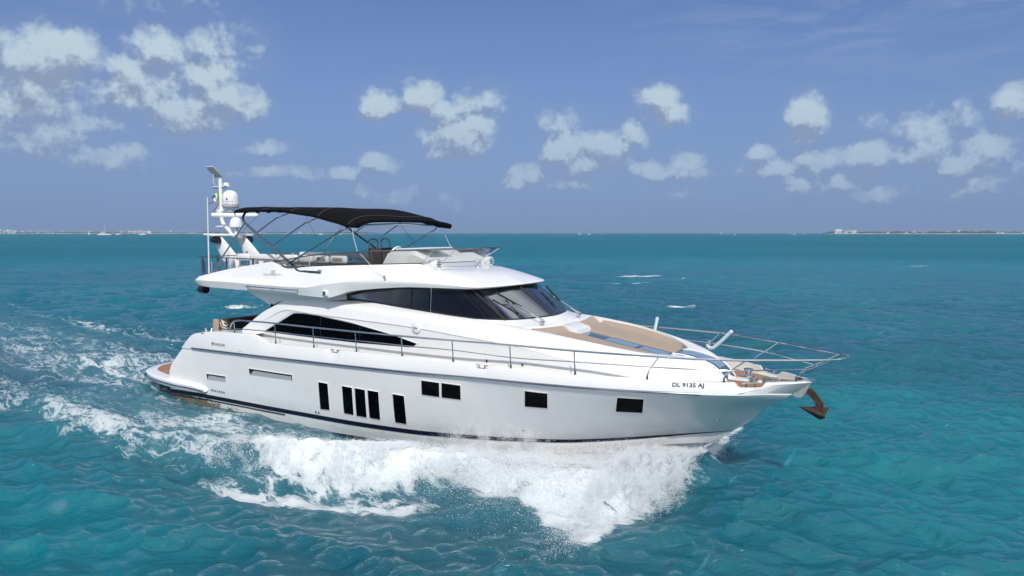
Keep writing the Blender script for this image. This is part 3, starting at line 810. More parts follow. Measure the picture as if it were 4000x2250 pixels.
# ---- aft rail and clear screens of the flybridge
ap = rounded([(5.30, -2.02, 4.68), (5.17, -2.02, 4.735), (1.72, -2.02, 4.755), (1.45, -1.9, 4.755), (1.45, 1.9, 4.755), (1.72, 2.02, 4.755), (5.17, 2.02, 4.735), (5.30, 2.02, 4.68)], .12)
arail = MB().add(*tube_geo(ap, .017, 7)).obj('aft_rail', M['darktube'], yacht)
for xpos, zb in ((1.86, 4.13), (3.09, 4.37), (4.36, 4.55)):
    for s in (-1, 1):
        MB().add(*box_geo((xpos, s * 2.02, (zb + 4.75) / 2), (.07, .02, 4.75 - zb))).obj('rail_post', M['darktube'], arail, 0)
for yy in (-1.2, 0, 1.2):
    MB().add(*box_geo((1.46, yy, 4.42), (.02, .07, .66))).obj('rail_post', M['darktube'], arail, 0)
pts = rounded([(3.05, -2.0, 0), (1.75, -2.0, 0), (1.42, -1.88, 0), (1.42, 1.88, 0), (1.75, 2.0, 0), (3.05, 2.0, 0)], .2)
lo = pts.copy(); lo[:, 2] = np.where(np.abs(lo[:, 1]) > 1.87, np.interp(lo[:, 0], [1.4, 2.45, 3.1], [4.08, 4.24, 4.36]), 4.06); lo[:, 0] += .14 * (lo[:, 0] < 2)
hi = pts.copy(); hi[:, 2] = 4.63
MB().add(*loft([lo, hi])).obj('aft_screen', M['glass_clear'], yacht, 40)

# ---- flybridge furniture
def cush(x0, x1, y, z0, z1, d=.14, m='gel2', name='seat_back'):
    o = MB().add(*box_geo(((x0 + x1) / 2, y, (z0 + z1) / 2), (x1 - x0 - .02, d, z1 - z0), bev=.06)).obj(name, M[m], yacht, 60)
    for xp in (x0 + .2 * (x1 - x0), x1 - .2 * (x1 - x0)):
        MB().add(*tube_geo([(xp, y, z0 - .18), (xp, y, z0 + .02)], .014, 6)).obj('support_post', M['steel'], o)
    return o
MB().add(*box_geo((5.5, -1.45, 4.17), (4.8, .75, .5), bev=.05)).obj('flybridge_bench', M['gel2'], yacht)
MB().add(*box_geo((4.6, 1.45, 4.17), (5.8, .75, .5), bev=.05)).obj('flybridge_bench', M['gel2'], yacht)
MB().add(*box_geo((5.5, -1.42, 4.45), (4.6, .62, .10), bev=.04)).obj('bench_cushion', M['tan2'], yacht)
MB().add(*box_geo((4.6, 1.42, 4.45), (5.6, .62, .10), bev=.04)).obj('bench_cushion', M['tan2'], yacht)
MB().add(*box_geo((1.95, 0, 4.16), (.7, 3.3, .22), bev=.06)).obj('aft_sunbed', M['tan'], yacht)
MB().add(*box_geo((1.95, 0, 3.99), (.75, 3.4, .16), bev=.02)).obj('sunbed_base', M['gel2'], yacht)
for a, b in ((3.05, 3.72), (3.76, 4.9), (4.94, 5.9), (5.98, 6.55), (6.58, 7.22), (7.28, 7.92)): cush(a, b, -1.62, 4.66, 4.88)
for a, b in ((2.1, 3.4), (3.45, 4.7), (4.75, 6.0), (6.05, 7.3)): cush(a, b, 1.72, 4.62, 4.84)
for a, b in ((6.78, 7.12), (7.42, 7.80)):
    MB().add(*box_geo(((a + b) / 2, -1.698, 4.78), (b - a, .02, .09), bev=.008)).obj('seat_mesh_panel', M['tan'], yacht)
def helm_seat(x, y):
    o = MB().add(*box_geo((x, y, 4.52), (.40, .46, .16), bev=.06)).add(*box_geo((x - .20, y, 4.78), (.14, .46, .62), Matrix.Rotation(R_(-6), 4, 'Y'), bev=.06)).obj('helm_seat', M['brown'], yacht, 60)
    MB().add(*tube_geo([(x, y, 3.92), (x, y, 4.46)], .06, 10)).obj('seat_pedestal', M['steel'], o)
    lp = rounded([(x - .27, y - .19, 5.02), (x - .29, y - .19, 5.34), (x - .29, y + .19, 5.34), (x - .27, y + .19, 5.02)], .19, 8)
    MB().add(*tube_geo(lp, .020, 8)).obj('grab_hoop', M['darktube'], o)
helm_seat(8.42, -.8); helm_seat(8.28, -.14)
con = fixn(MB().add(*prism_geo([(8.78, 3.93), (8.78, 4.55), (9.06, 4.96), (9.36, 5.04), (10.0, 5.05), (10.42, 4.86), (10.56, 4.70), (10.56, 3.93)], -1.22, .62)).obj('helm_console', M['gelw'], yacht, 30))
bevel_obj(con, .03)
fixn(MB().add(*prism_geo([(9.9, 3.95), (9.9, 4.9), (10.1, 4.95), (10.5, 4.80), (10.62, 4.70), (10.62, 3.95)], -1.36, 1.36)).obj('dash_moulding', M['gelw'], con, 30))
MB().add(*box_geo((9.95, -.72, 5.10), (1.25, .95, .035), Matrix.Rotation(R_(-2), 4, 'Y'), .012)).obj('console_lid', M['gel'], con)
MB().add(*box_geo((9.10, -.7, 4.93), (.30, .7, .03), Matrix.Rotation(R_(-40), 4, 'Y'))).obj('instrument_panel', M['lgrey'], con)
for yy in (-.95, -.6): MB().add(*box_geo((9.085, yy, 4.945), (.2, .28, .03), Matrix.Rotation(R_(-40), 4, 'Y'))).obj('chart_plotter', M['black'], con)
a = np.linspace(0, 2 * np.pi, 25)[:-1]
ring = np.stack([8.93 + .20 * np.sin(a) * .55, -.75 + .22 * np.cos(a), 4.93 + .20 * np.sin(a)], 1)
sw = MB().add(*tube_geo(ring, .022, 8, closed=True)).obj('steering_wheel', M['gel2'], con)
for k in (0, 8, 16): MB().add(*tube_geo([(8.96, -.75, 4.90), ring[k]], .012, 5)).obj('wheel_spoke', M['steel'], sw)

# ---- radar arch and mast
mast = MB()
for s in (-1, 1):
    o = [(.18, 5.40), (.62, 5.42), (1.10, 5.05), (1.62, 4.62), (1.62, 3.95), (1.05, 3.95), (.80, 4.55), (.45, 5.02)]
    mast.add(*prism_geo(o, s * .48 - .05, s * .48 + .05))
arch = fixn(mast.obj('radar_arch', M['gel'], yacht, 30)); bevel_obj(arch, .02, 2)
wing = MB().add(*box_geo((.42, 0, 5.455), (.62, 1.62, .075), Matrix.Rotation(R_(3), 4, 'Y'), .03)).obj('arch_wing', M['gel'], arch)
MB().add(*tube_geo(rounded([(.75, 0, 5.40), (.45, 0, 5.62), (.06, 0, 5.88), (.03, 0, 7.34)], .18), .066, 12)).add(*lathe_geo([(.066, 0), (.05, .09), (.0, .12)], (.03, 0, 7.34), 12)).obj('mast_pole', M['gel'], arch)
dome = MB().add(*lathe_geo([(.0, .64), (.07, .634), (.14, .61), (.20, .565), (.25, .50), (.275, .42), (.285, .32), (.288, .14)], (.57, 0, 6.38), 36)).obj('satellite_dome', M['gel2'], arch, 60); fixn(dome)
o = MB().add(*lathe_geo([(.288, .145), (.289, .06), (.24, .01), (.0, .0)], (.57, 0, 6.38), 36)).obj('dome_base', M['grey'], arch, 40); fixn(o)
MB().add(*box_geo((.30, 0, 6.30), (.75, .22, .10), bev=.03)).add(*box_geo((.04, 0, 6.26), (.26, .26, .20), bev=.04)).obj('dome_bracket', M['gel'], arch)
MB().add(*tube_geo(rounded([(.35, .1, 6.26), (.6, .12, 6.15), (.75, .0, 6.24), (.95, -.1, 6.17)], .05), .018, 5)).obj('cable_loom', M['black'], arch)
MB().add(*box_geo((.80, 0, 6.145), (1.56, .10, .14), Matrix.Rotation(R_(50), 4, 'Z'), .05)).obj('radar_scanner', M['gel2'], arch)
o = MB().add(*lathe_geo([(.0, 6.07), (.09, 6.06), (.16, 6.0), (.20, 5.91), (.22, 5.80), (.22, 5.73), (.20, 5.715), (.06, 5.71), (.06, 5.45)], (.84, 0, 0), 28)).obj('radar_pedestal', M['gel2'], arch, 40); fixn(o)
o = MB().add(*lathe_geo([(.0, 5.79), (.12, 5.775), (.215, 5.735), (.215, 5.72), (.10, 5.69), (.03, 5.68), (.025, 5.45)], (-.06, .05, 0), 24)).obj('television_antenna', M['gel2'], arch, 40); fixn(o)
MB().add(*box_geo((.05, 0, 7.165), (.95, .07, .035), bev=.01)).obj('mast_crosstree', M['gel'], arch)
o = MB().add(*lathe_geo([(.0, 7.29), (.07, 7.285), (.10, 7.25), (.105, 7.18)], (.36, 0, 0), 16)).obj('navigation_receiver', M['gel2'], arch, 50); fixn(o)
MB().add(*tube_geo([(-.33, 0, 7.2), (-.34, 0, 7.30), (-.37, 0, 7.62)], .028, 8)).obj('antenna_stem', M['grey'], arch)
r_, d_, u_ = Vector((.59, .81, 0)), Vector((-.81, .59, 0)), Vector((0, 0, 1))
ax_l = (r_ * .30 - u_ * .34 + d_ * .25).normalized(); ax_s = (r_ * .27 - d_ * .28).normalized(); ax_n = ax_l.cross(ax_s).normalized(); ax_s = ax_n.cross(ax_l)
rot = Matrix((ax_l, ax_s, ax_n)).transposed().to_4x4()
MB().add(*box_geo((-.30, 0, 7.70), (.54, .38, .035), rot, .012)).obj('flat_satellite_antenna', M['lgrey'], arch)
MB().add(*tube_geo(rounded([(-.35, 0, 7.30), (-.43, 0, 7.22), (-.40, 0, 7.12), (-.1, 0, 7.11), (.03, 0, 7.14)], .05), .010, 5)).add(*tube_geo(rounded([(.36, 0, 7.17), (.34, 0, 7.08), (.2, 0, 7.09), (.05, 0, 7.13)], .04), .010, 5)).obj('antenna_cable', M['black'], arch)
def speaker(c, parent, r=.12):
    o = MB().add(*lathe_geo([(.0, -.26), (r * .55, -.25), (r * .85, -.18), (r, -.04), (r, .12), (r * .93, .14)], c, 20, 'x')).obj('loudspeaker', M['black'], parent, 50); fixn(o)
    MB().add(*lathe_geo([(r * .9, .125), (.0, .145)], c, 20, 'x')).obj('speaker_grille', M['darktube'], o)
for s in (-1, 1): speaker((.62, s * .66, 5.28), arch)
MB().add(*lathe_geo([(.0, -.03), (.07, -.03), (.075, .05), (.0, .06)], (1.18, -.1, 5.38), 12, 'x')).obj('arch_floodlight', M['grey'], arch)

# whip aerial at the quarter of the wing
MB().add(*tube_geo([(2.2, -2.04, 4.14), (2.2, -2.04, 4.24)], .03, 8)).obj('aerial_foot', M['steel'], yacht)
MB().add(*tube_geo([(2.2, -2.04, 4.22), (2.235, -2.04, 6.64)], [.024, .015], 8)).obj('whip_aerial', M['gel2'], yacht)

# ---- bimini top
bim = MB()
cx_ = [3.50, 4.3, 5.1, 5.95, 6.72, 7.2, 7.85, 8.3, 8.60]
edge_z = [6.19, 6.215, 6.215, 6.15, 6.06, 5.99, 5.87, 5.76, 5.72]
crown = [6.335, 6.345, 6.325, 6.295, 6.27, 6.25, 6.17, 6.04, 5.90]
cyv = np.sin(np.linspace(-1, 1, 41) * math.pi / 2)
rows_ = []
for x, ez, cz_ in zip(np.array(cx_), edge_z, crown):
    yy = cyv * 2.0
    arc = (1 - np.abs(cyv)**7)
    dx = .05 * arc * (x < 4) * -1 + (x > 8.4) * (.12 * np.abs(cyv)**4)
    rows_.append(np.stack([x + dx, yy, ez + (cz_ - ez) * arc], 1))
can = smooth_rows(np.swapaxes(np.array(rows_), 0, 1), 6)
wr = np.sin(can[..., 0] * 5.1 + can[..., 1] * 1.3) * .006 + np.sin(can[..., 0] * 2.2 - can[..., 1] * 3.1) * .008
sagx = np.interp(can[..., 0], [3.55, 6.02, 7.2, 8.6], [0, 1, 2, 3]); can[..., 2] += wr - .035 * np.sin(sagx * np.pi)**2 * (1 - np.abs(can[..., 1] / 2.02)**6)
top_ = can; bot_ = can - [0, 0, .025]
Rr, Nn = can.shape[:2]
mb = MB().add(*loft(top_, True)).add(*loft(bot_))
for a_, b_ in ((top_[0], bot_[0] - [0, 0, .045]), (top_[-1], bot_[-1] - [0, 0, .045]), (top_[:, 0], bot_[:, 0] - [0, 0, .05]), (top_[:, -1], bot_[:, -1] - [0, 0, .03])):
    mb.add(*loft([a_, b_]))
canopy = mb.obj('bimini_canopy', M['fabric'], yacht, 60, .001)
MB().add(*tube_geo(np.stack([np.full(41, 8.62) + .12 * np.abs(cyv)**4, cyv * 2.02, np.interp(np.abs(cyv), [0, 1], [0, 0]) + 5.72 + .15 * (1 - np.abs(cyv)**5)], 1), np.interp(np.abs(cyv), [0, .8, 1], [.045, .05, .085]), 8)).obj('canopy_front_hem', M['fabric'], canopy)
def hoop(foot, knee, top, r, name='bimini_hoop', m='steel', crownz=.12):
    p = rounded([(foot[0], -foot[1], foot[2]), (knee[0], -knee[1], knee[2]), (top[0], -top[1] * .80, top[2]), (top[0], 0, top[2] + crownz * .4), (top[0], top[1] * .80, top[2]), (knee[0], knee[1], knee[2]), (foot[0], foot[1], foot[2])], .35, 7)
    return MB().add(*tube_geo(p, r, 9)).obj(name, M[m], canopy)
hoop((6.52, 2.12, 4.44), (3.84, 2.0, 5.92), (3.55, 2.0, 6.22), .036, m='darktube')
hoop((4.56, 2.02, 5.52), (5.55, 1.98, 6.02), (6.02, 1.95, 6.15), .022)
hoop((5.28, 2.04, 5.13), (6.75, 1.97, 5.86), (7.2, 1.95, 6.02), .022)
hoop((5.9, 2.05, 4.60), (8.2, 1.97, 5.64), (8.58, 1.97, 5.74), .024)
for s in (-1, 1):
    MB().add(*tube_geo([(2.23, s * 2.08, 4.10), (3.98, s * 2.0, 5.80)], .024, 8)).obj('bimini_strut', M['steel'], canopy)
    MB().add(*tube_geo([(2.12, s * 2.08, 4.09), (2.34, s * 2.08, 4.12)], .03, 8)).obj('strut_foot', M['steel'], canopy)
    MB().add(*tube_geo(rounded([(6.30, s * 2.13, 4.58), (6.56, s * 2.17, 4.43), (7.48, s * 2.235, 4.43)], .10), .042, 10)).obj('bimini_track', M['darktube'], canopy)
    MB().add(*box_geo((7.50, s * 2.235, 4.45), (.13, .08, .12), bev=.02)).obj('track_bracket', M['steel'], canopy)
    MB().add(*tube_geo([(6.8, s * 2.2, 4.30), (6.8, s * 2.2, 4.42)], .025, 6)).add(*tube_geo([(7.3, s * 2.2, 4.33), (7.3, s * 2.2, 4.42)], .025, 6)).obj('track_stud', M['steel'], canopy)
    MB().add(*tube_geo([(8.50, s * 1.97, 5.70), (8.55, s * 2.0, 5.45), (8.75, s * 2.06, 5.05), (9.45, s * 2.17, 4.60), (9.80, s * 2.16, 4.40)], .008, 5)).obj('bimini_strap', M['lgrey'], canopy)
    MB().add(*box_geo((9.82, s * 2.165, 4.39), (.06, .04, .07), bev=.015)).obj('strap_eye', M['steel'], canopy)
    MB().add(*tube_geo([(4.6, s * 1.9, 6.12), (3.9, s * 1.98, 5.6)], .006, 4)).add(*tube_geo([(6.6, s * 1.9, 6.0), (7.5, s * 2.05, 4.9)], .006, 4)).obj('bimini_stay', M['black'], canopy)
for xs_m in (3.62, 4.8, 6.02, 7.2, 8.35):
    k_ = np.argmin(np.abs(can[20, :, 0] - xs_m))
    MB().add(*tube_geo(can[:, k_] + [0, 0, .004], .009, 4)).obj('canopy_seam', M['brown'], canopy)
for xb_ in (4.6, 5.1, 5.6):
    MB().add(*box_geo((xb_, -1.99, 6.14), (.14, .02, .07))).obj('canopy_tab', M['fabric'], canopy, 0)

# ---- searchlights, horn camera, small roof gear
for s in (-1, 1):
    o = MB().add(*lathe_geo([(.0, -.21), (.07, -.20), (.115, -.14), (.135, -.04), (.138, .13), (.128, .145)], (10.72, s * 1.22, 4.70), 28, 'x')).add(*box_geo((10.68, s * 1.22, 4.58), (.22, .16, .06), bev=.02)).obj('searchlight', M['gel2'], yacht, 50); fixn(o)
    MB().add(*lathe_geo([(.128, .14), (.0, .15)], (10.72, s * 1.22, 4.70), 28, 'x')).obj('lamp_lens', M['lens'], o)
    for dz in (-.06, .0, .06): MB().add(*box_geo((10.873, s * 1.22, 4.70 + dz), (.012, .19 if dz == 0 else .15, .016))).obj('lamp_guard', M['steel'], o, 0)
MB().add(*box_geo((11.15, .15, 4.74), (.12, .14, .14), bev=.03)).add(*tube_geo([(11.15, .15, 4.58), (11.15, .15, 4.7)], .03, 8)).obj('roof_camera', M['lgrey'], yacht)
speaker((1.72, -1.93, 3.70), yacht, .135)
speaker((1.72, 1.93, 3.70), yacht, .135)

# ---- grab rail, side light, deck fittings on the superstructure
for s in (-1, 1):
    xg = np.linspace(4.6, 6.8, 12); g = np.stack([xg, np.full(12, s * 2.475), np.interp(xg, [4.6, 6.8], [3.955, 3.925])], 1)
    o = MB().add(*tube_geo(g, .018, 8)).obj('grab_rail', M['steel'], yacht)
    for x_ in (4.62, 5.7, 6.78): MB().add(*tube_geo([(x_, s * 2.475, 3.94), (x_, s * 2.38, 3.93)], .022, 8)).obj('rail_bracket', M['steel'], o)
    o = MB().add(*box_geo((7.87, s * 2.40, 3.885), (.15, .09, .15), bev=.02)).obj('side_light', M['gel2'], yacht)
    MB().add(*box_geo((7.87, s * 2.445, 3.885), (.11, .02, .11), bev=.008)).obj('light_lens', M['green'] if s < 0 else M['flagred'], o)
    y_ = house_y(10.80, 3.12)
    o = MB().add(*lathe_geo([(.145, -.02), (.145, .012), (.12, .03), (.0, .034)], (10.82, s * y_, 3.12), 24, 'y' , None if s > 0 else Matrix.Rotation(math.pi, 4, 'Z'))).obj('fuel_hatch', M['gel'], yacht); fixn(o)
    MB().add(*box_geo((10.82, s * (y_ + .035), 3.12), (.13, .03, .03), bev=.01)).obj('hatch_latch', M['steel'], o)

# thin seams and hatches moulded into the house side
def seam(pts, name, r=.004):
    q = []
    for x_, z_ in pts: q.append((x_, -(house_y(x_, z_) + .001), z_))
    MB().add(*tube_geo(q, r, 4)).mirror().obj(name, M['lgrey'], yacht)
tt_ = np.linspace(0, 2 * np.pi, 33)
seam([(14.28 + .14 * math.cos(t), 2.60 + .12 * math.sin(t)) for t in tt_], 'round_hatch_seam')
seam([(12.92, 2.46), (12.92, 2.88), (13.4, 2.86), (14.04, 2.82), (14.04, 2.46), (13.4, 2.46), (12.92, 2.46)], 'locker_door_seam')
for x_ in (12.97, 13.95): MB().add(*box_geo((x_, -(house_y(x_, 2.47) + .012), 2.47), (.03, .03, .06), bev=.006)).mirror().obj('locker_hinge', M['black'], yacht)

# ---- windows set in the hull and the cabin side
def patch(name, bot, top, yf, m, parent, nb=10, nt=5, out=.006, both=True):
    t_ = np.linspace(0, 1, nb); h = np.linspace(0, 1, nt)
    bot = respace([(a, 0, b) for a, b in bot], nb); top = respace([(a, 0, b) for a, b in top], nb)
    rows_ = []
    for k in h:
        q = bot * (1 - k) + top * k
        q[:, 1] = [yf(x, z) + out for x, _, z in q]; rows_.append(q)
    rows_ = np.array(rows_)
    for s in ((-1, 1) if both else (-1,)):
        r_ = rows_ * [1, s, 1]
        mb = MB().add(*loft(r_, s > 0))
        for e_ in (r_[0], r_[-1], r_[:, 0], r_[:, -1]):
            mb.add(*loft([e_, e_ - [0, s * (out + .02), 0]]))
        o = mb.obj(name, m, parent, 30); 
        if s < 0: first = o
    return first
def frame(bot, top, yf, parent, w=.018, out=.016, m='gel'):
    """raised white lip around a window"""
    B = respace([(a, 0, b) for a, b in bot], 8); T_ = respace([(a, 0, b) for a, b in top], 8)
    loop = np.concatenate([B, T_[::-1]])
    c = loop.mean(0)
    for s in (-1, 1):
        o1 = loop.copy(); o1[:, 1] = [yf(x, z) + .0 for x, _, z in o1]
        d = (loop - c); d[:, 1] = 0; d = np.sign(d) * w
        o2 = loop + d; o2[:, 1] = [yf(x, z) for x, _, z in o2]
        rr = [o2, o2 + [0, out * .6, 0], o1 + [0, out, 0], o1]
        rr = np.array([np.concatenate([r, r[:1]]) for r in rr]) * [1, s, 1]
        MB().add(*loft(rr, s < 0)).obj('window_lip', M[m], parent, 30)
PORTS = [((7.657, 1.442), (8.024, 1.434), (7.919, .655), (7.545, .635)), ((8.564, 1.438), (8.938, 1.428), (8.818, .641), (8.46, .64)), ((9.035, 1.436), (9.398, 1.425), (9.281, .629), (8.914, .63)),
         ((9.492, 1.433), (9.869, 1.425), (9.744, .631), (9.379, .635)), ((10.347, 1.43), (10.721, 1.423), (10.605, .63), (10.236, .63)), ((11.368, 1.912), (11.915, 1.908), (11.84, 1.526), (11.301, 1.529)),
         ((11.983, 1.916), (12.537, 1.91), (12.455, 1.529), (11.901, 1.526)), ((14.26, 1.967), (14.809, 1.959), (14.684, 1.561), (14.137, 1.55)), ((16.355, 2.005), (16.889, 2.0), (16.724, 1.61), (16.19, 1.61))]
for a_, b_, c_, d_ in PORTS:
    o = patch('hull_window', [d_, c_], [a_, b_], hull_y, M['glass_black'], yacht, out=.004)
    frame([d_, c_], [a_, b_], hull_y, o)
for a_, b_, c_, d_ in (((2.399, 1.091), (3.431, 1.114), (3.411, .947), (2.415, .903)), ((4.669, 1.509), (6.622, 1.526), (6.601, 1.368), (4.668, 1.325))):
    o = patch('engine_vent', [d_, c_], [a_, b_], hull_y, M['black'], yacht, out=.003)  # flat black plate paints the shade inside the vent recess
    frame([d_, c_], [a_, b_], hull_y, o, .012, .014)
    m1 = lambda p, q, t: (p[0] * (1 - t) + q[0] * t, p[1] * (1 - t) + q[1] * t)
    patch('vent_lit_sill', [m1(d_, c_, .02), m1(d_, c_, .97)], [m1(m1(d_, a_, .72), m1(c_, b_, .72), .12), m1(m1(d_, a_, .66), m1(c_, b_, .66), .98)], hull_y, M['grey'], o, out=.010)  # grey plate paints the lit lower sill of the recess
o = patch('fuel_vent', [(4.2, 2.005), (4.52, 2.025)], [(4.18, 2.075), (4.52, 2.092)], hull_y, M['gelw'], yacht, out=.004)
frame([(4.2, 2.005), (4.52, 2.025)], [(4.18, 2.075), (4.52, 2.092)], hull_y, o, .012, .012)
# saloon window
sb = [(4.939, 2.588), (5.62, 2.580), (6.8, 2.570), (8.68, 2.566), (10.673, 2.604), (10.813, 2.706)]
st_ = [(4.945, 2.592), (6.24, 3.225), (6.72, 3.222), (7.346, 3.19), (8.48, 3.085), (9.99, 2.87), (10.81, 2.708)]
sw_ = patch('saloon_window', sb, st_, house_y, M['glass_black'], yacht, 40, 8, .010)
xs_ = [4.89, 6.20, 6.72, 7.4, 8.5, 10.0, 10.86]; zs_ = [2.585, 3.262, 3.252, 3.215, 3.11, 2.885, 2.71]
fl = respace([(a, 0, b) for a, b in zip(xs_, zs_)], 40); fl[:, 1] = [house_y(x, z) + .012 for x, _, z in fl]
MB().add(*tube_geo(fl * [1, -1, 1], .007, 6)).mirror().obj('saloon_window_trim', M['gel'], sw_)
for x_ in (7.33, 8.85):
    zt = np.interp(x_, [p[0] for p in st_], [p[1] for p in st_]) - .02
    MB().add(*tube_geo([(x_, -(house_y(x_, 2.58) + .012), 2.58), (x_, -(house_y(x_, zt) + .012), zt)], .008, 4)).obj('saloon_mullion', M['black'], sw_)

# through-hull fittings
for x_, z_ in ((2.563, .57), (2.65, .568), (2.761, .573), (2.883, .57), (2.999, .571), (3.106, .571), (3.213, .571), (7.321, .514), (7.438, .514), (13.855, .864), (18.1, 1.46)):
    y_ = hull_y(x_, z_)
    for s in (-1, 1):
        o = MB().add(*lathe_geo([(.034, -.02), (.034, .012), (.024, .016)], (x_, s * y_, z_), 14, 'y', None if s > 0 else Matrix.Rotation(math.pi, 4, 'Z'))).obj('through_hull', M['steel'], yacht)
        MB().add(*lathe_geo([(.025, .012), (.0, .013)], (x_, s * y_, z_), 14, 'y', None if s > 0 else Matrix.Rotation(math.pi, 4, 'Z'))).obj('drain_hole', M['black'], o)

# ---- lettering
def lettering(body, x0, z0, x1, h, yf, name, m, slope=0.0, stretch=None, bold=0.0, both=False):
    cu = bpy.data.curves.new('t', 'FONT'); cu.body = body; cu.size = 1; cu.offset = bold; cu.resolution_u = 3
    ob = bpy.data.objects.new('t', cu); COL.objects.link(ob)
    me = bpy.data.meshes.new_from_object(ob.evaluated_get(bpy.context.evaluated_depsgraph_get()))
    bpy.data.objects.remove(ob); bpy.data.curves.remove(cu)
    v = np.array([tuple(q.co) for q in me.vertices]); f_ = [list(p.vertices) for p in me.polygons]
    bpy.data.meshes.remove(me)
    mn, mx = v.min(0), v.max(0)
    u = (v[:, 0] - mn[0]) / (mx[0] - mn[0]); w = (v[:, 1] - mn[1]) / (mx[1] - mn[1])
    out = []
    for a_, b_ in zip(u, w):
        x = x0 + a_ * (x1 - x0); z = z0 + b_ * h + slope * a_
        out.append((x, -(yf(x, z) + .006), z))
    return build(name, out, f_, M[m], yacht, 0)
lettering('DL 9135 AJ', 17.48, 2.300, 18.06, .115, hull_y, 'registration_number', 'text', .0, bold=.022)
lettering('FAIRLINE', 2.99, 2.05, 3.58, .085, hull_y, 'builder_name', 'textg', .012, bold=.015)
sh = [(2.845, 2.13), (2.91, 2.142), (2.965, 2.135), (2.96, 2.085), (2.905, 2.03), (2.852, 2.08)]
build('shield_emblem', [(x, -(hull_y(x, z) + .006), z) for x, z in sh], [[0, 1, 2, 3, 4, 5]], M['textg'], yacht, 0)
wing_y = lambda x, z: hull_y(x, z, np.concatenate([FB[10:11], FB[-1:]]))
lettering('SQUADRON', 5.16, 4.275, 5.95, .06, wing_y, 'model_name', 'textg', .012, bold=.0)
em = [[(5.50, 4.42), (5.65, 4.425)], [(5.50, 4.355), (5.65, 4.36)], [(5.50, 4.39), (5.63, 4.392)], [(5.50, 4.355), (5.50, 4.42)]]
mb = MB()
for q in em: mb.add(*tube_geo([(x, -(wing_y(x, z) + .004), z) for x, z in q], .007, 4))
mb.obj('letter_emblem', M['textg'], yacht)
dy = lambda x, z: math.sqrt(max(.288**2 - (x - .57)**2, .0004)) 
lettering('TRACVISION', .50, 6.60, .84, .03, dy, 'dome_lettering', 'textg')
lettering('HD7', .66, 6.53, .77, .026, dy, 'dome_lettering', 'textg')
o = MB().add(*lathe_geo([(.04, 0), (.0, .004)], (.72, -dy(.72, 0) - .012, 6.70), 12, 'y', Matrix.Rotation(math.pi, 4, 'Z'))).obj('dome_emblem', M['navy'], yacht)

# ---- bow rail
stx = [3.98, 5.95, 7.54, 9.15, 10.73, 12.32, 13.91, 15.46, 16.97, 18.39, 19.62]
gy = lambda x: float(max(G(x) - .055, .06))
topl = [(3.735, 2.62), (3.80, 2.74), (3.96, 2.86), (4.25, 2.91), (4.74, 2.925), (5.9, 2.942), (7.5, 2.94), (9.1, 2.94), (10.7, 2.952), (12.5, 2.968), (13.85, 2.985), (15.45, 2.978), (17.19, 2.937), (18.23, 2.912), (18.79, 2.897), (19.3, 2.89)]
side = [(x, -gy(x) - max(0, x - 13.85) * .04, z) for x, z in topl[:12]] + [(17.31, -2.10, 2.982), (18.15, -1.82, 2.972), (18.91, -1.43, 2.964), (19.71, -.90, 2.960), (20.34, -.44, 2.966), (20.52, -.22, 2.976), (20.57, -.08, 2.984)]
side = np.array(side)
full = np.concatenate([side, [(20.58, 0, 2.986)], (side * [1, -1, 1])[::-1]])
rail = MB().add(*tube_geo(curve(full, 5), .024, 8)).obj('guard_rail', M['steel'], yacht)
lowl = [(3.99, 2.645), (5.95, 2.693), (7.5, 2.70), (9.15, 2.708), (10.7, 2.712), (12.3, 2.735), (13.9, 2.70), (15.45, 2.724)]
low = np.array([(x, -gy(x), z) for x, z in lowl] + [(17.09, -1.95, 2.725), (18.52, -1.44, 2.717), (19.25, -.86, 2.71), (19.80, -.38, 2.706), (19.93, -.18, 2.709), (19.96, -.06, 2.712)])
fl_ = np.concatenate([low, [(19.965, 0, 2.712)], (low * [1, -1, 1])[::-1]])
MB().add(*tube_geo(curve(fl_, 5), .014, 7)).obj('lower_rail', M['steel'], rail)
for x_ in stx:
    zt = float(np.interp(x_, side[:, 0], side[:, 2])); zb = float(gz(x_))
    lean = np.interp(x_, [15.5, 16.97, 18.39, 19.62], [0, .33, .50, .74])
    for s in (-1, 1):
        if x_ < 16:
            p = [(x_, s * gy(x_), zb), (x_ - .01, s * gy(x_), zb + .18), (x_ - .03, s * (gy(x_) - .0), zt)]
        else:
            xt = x_ + lean; yt = float(np.interp(xt, side[:, 0], -side[:, 1])); ztt = float(np.interp(xt, side[:, 0], side[:, 2]))
            p = [(x_, s * gy(x_), zb), (x_ + .02, s * gy(x_), zb + .17), (x_ + .38 * lean, s * (gy(x_) * .6 + yt * .4), zb + .29), (xt, s * yt, ztt)]
        p = rounded(p, .09)
        rad = np.full(len(p), .015); 
        o = MB().add(*tube_geo(p, rad, 7)).obj('stanchion', M['steel'], rail)
        MB().add(*tube_geo([(x_, s * gy(x_), zb - .002), (x_, s * gy(x_), zb + .09)], [.026, .020], 8)).obj('stanchion_socket', M['darktube'], o)

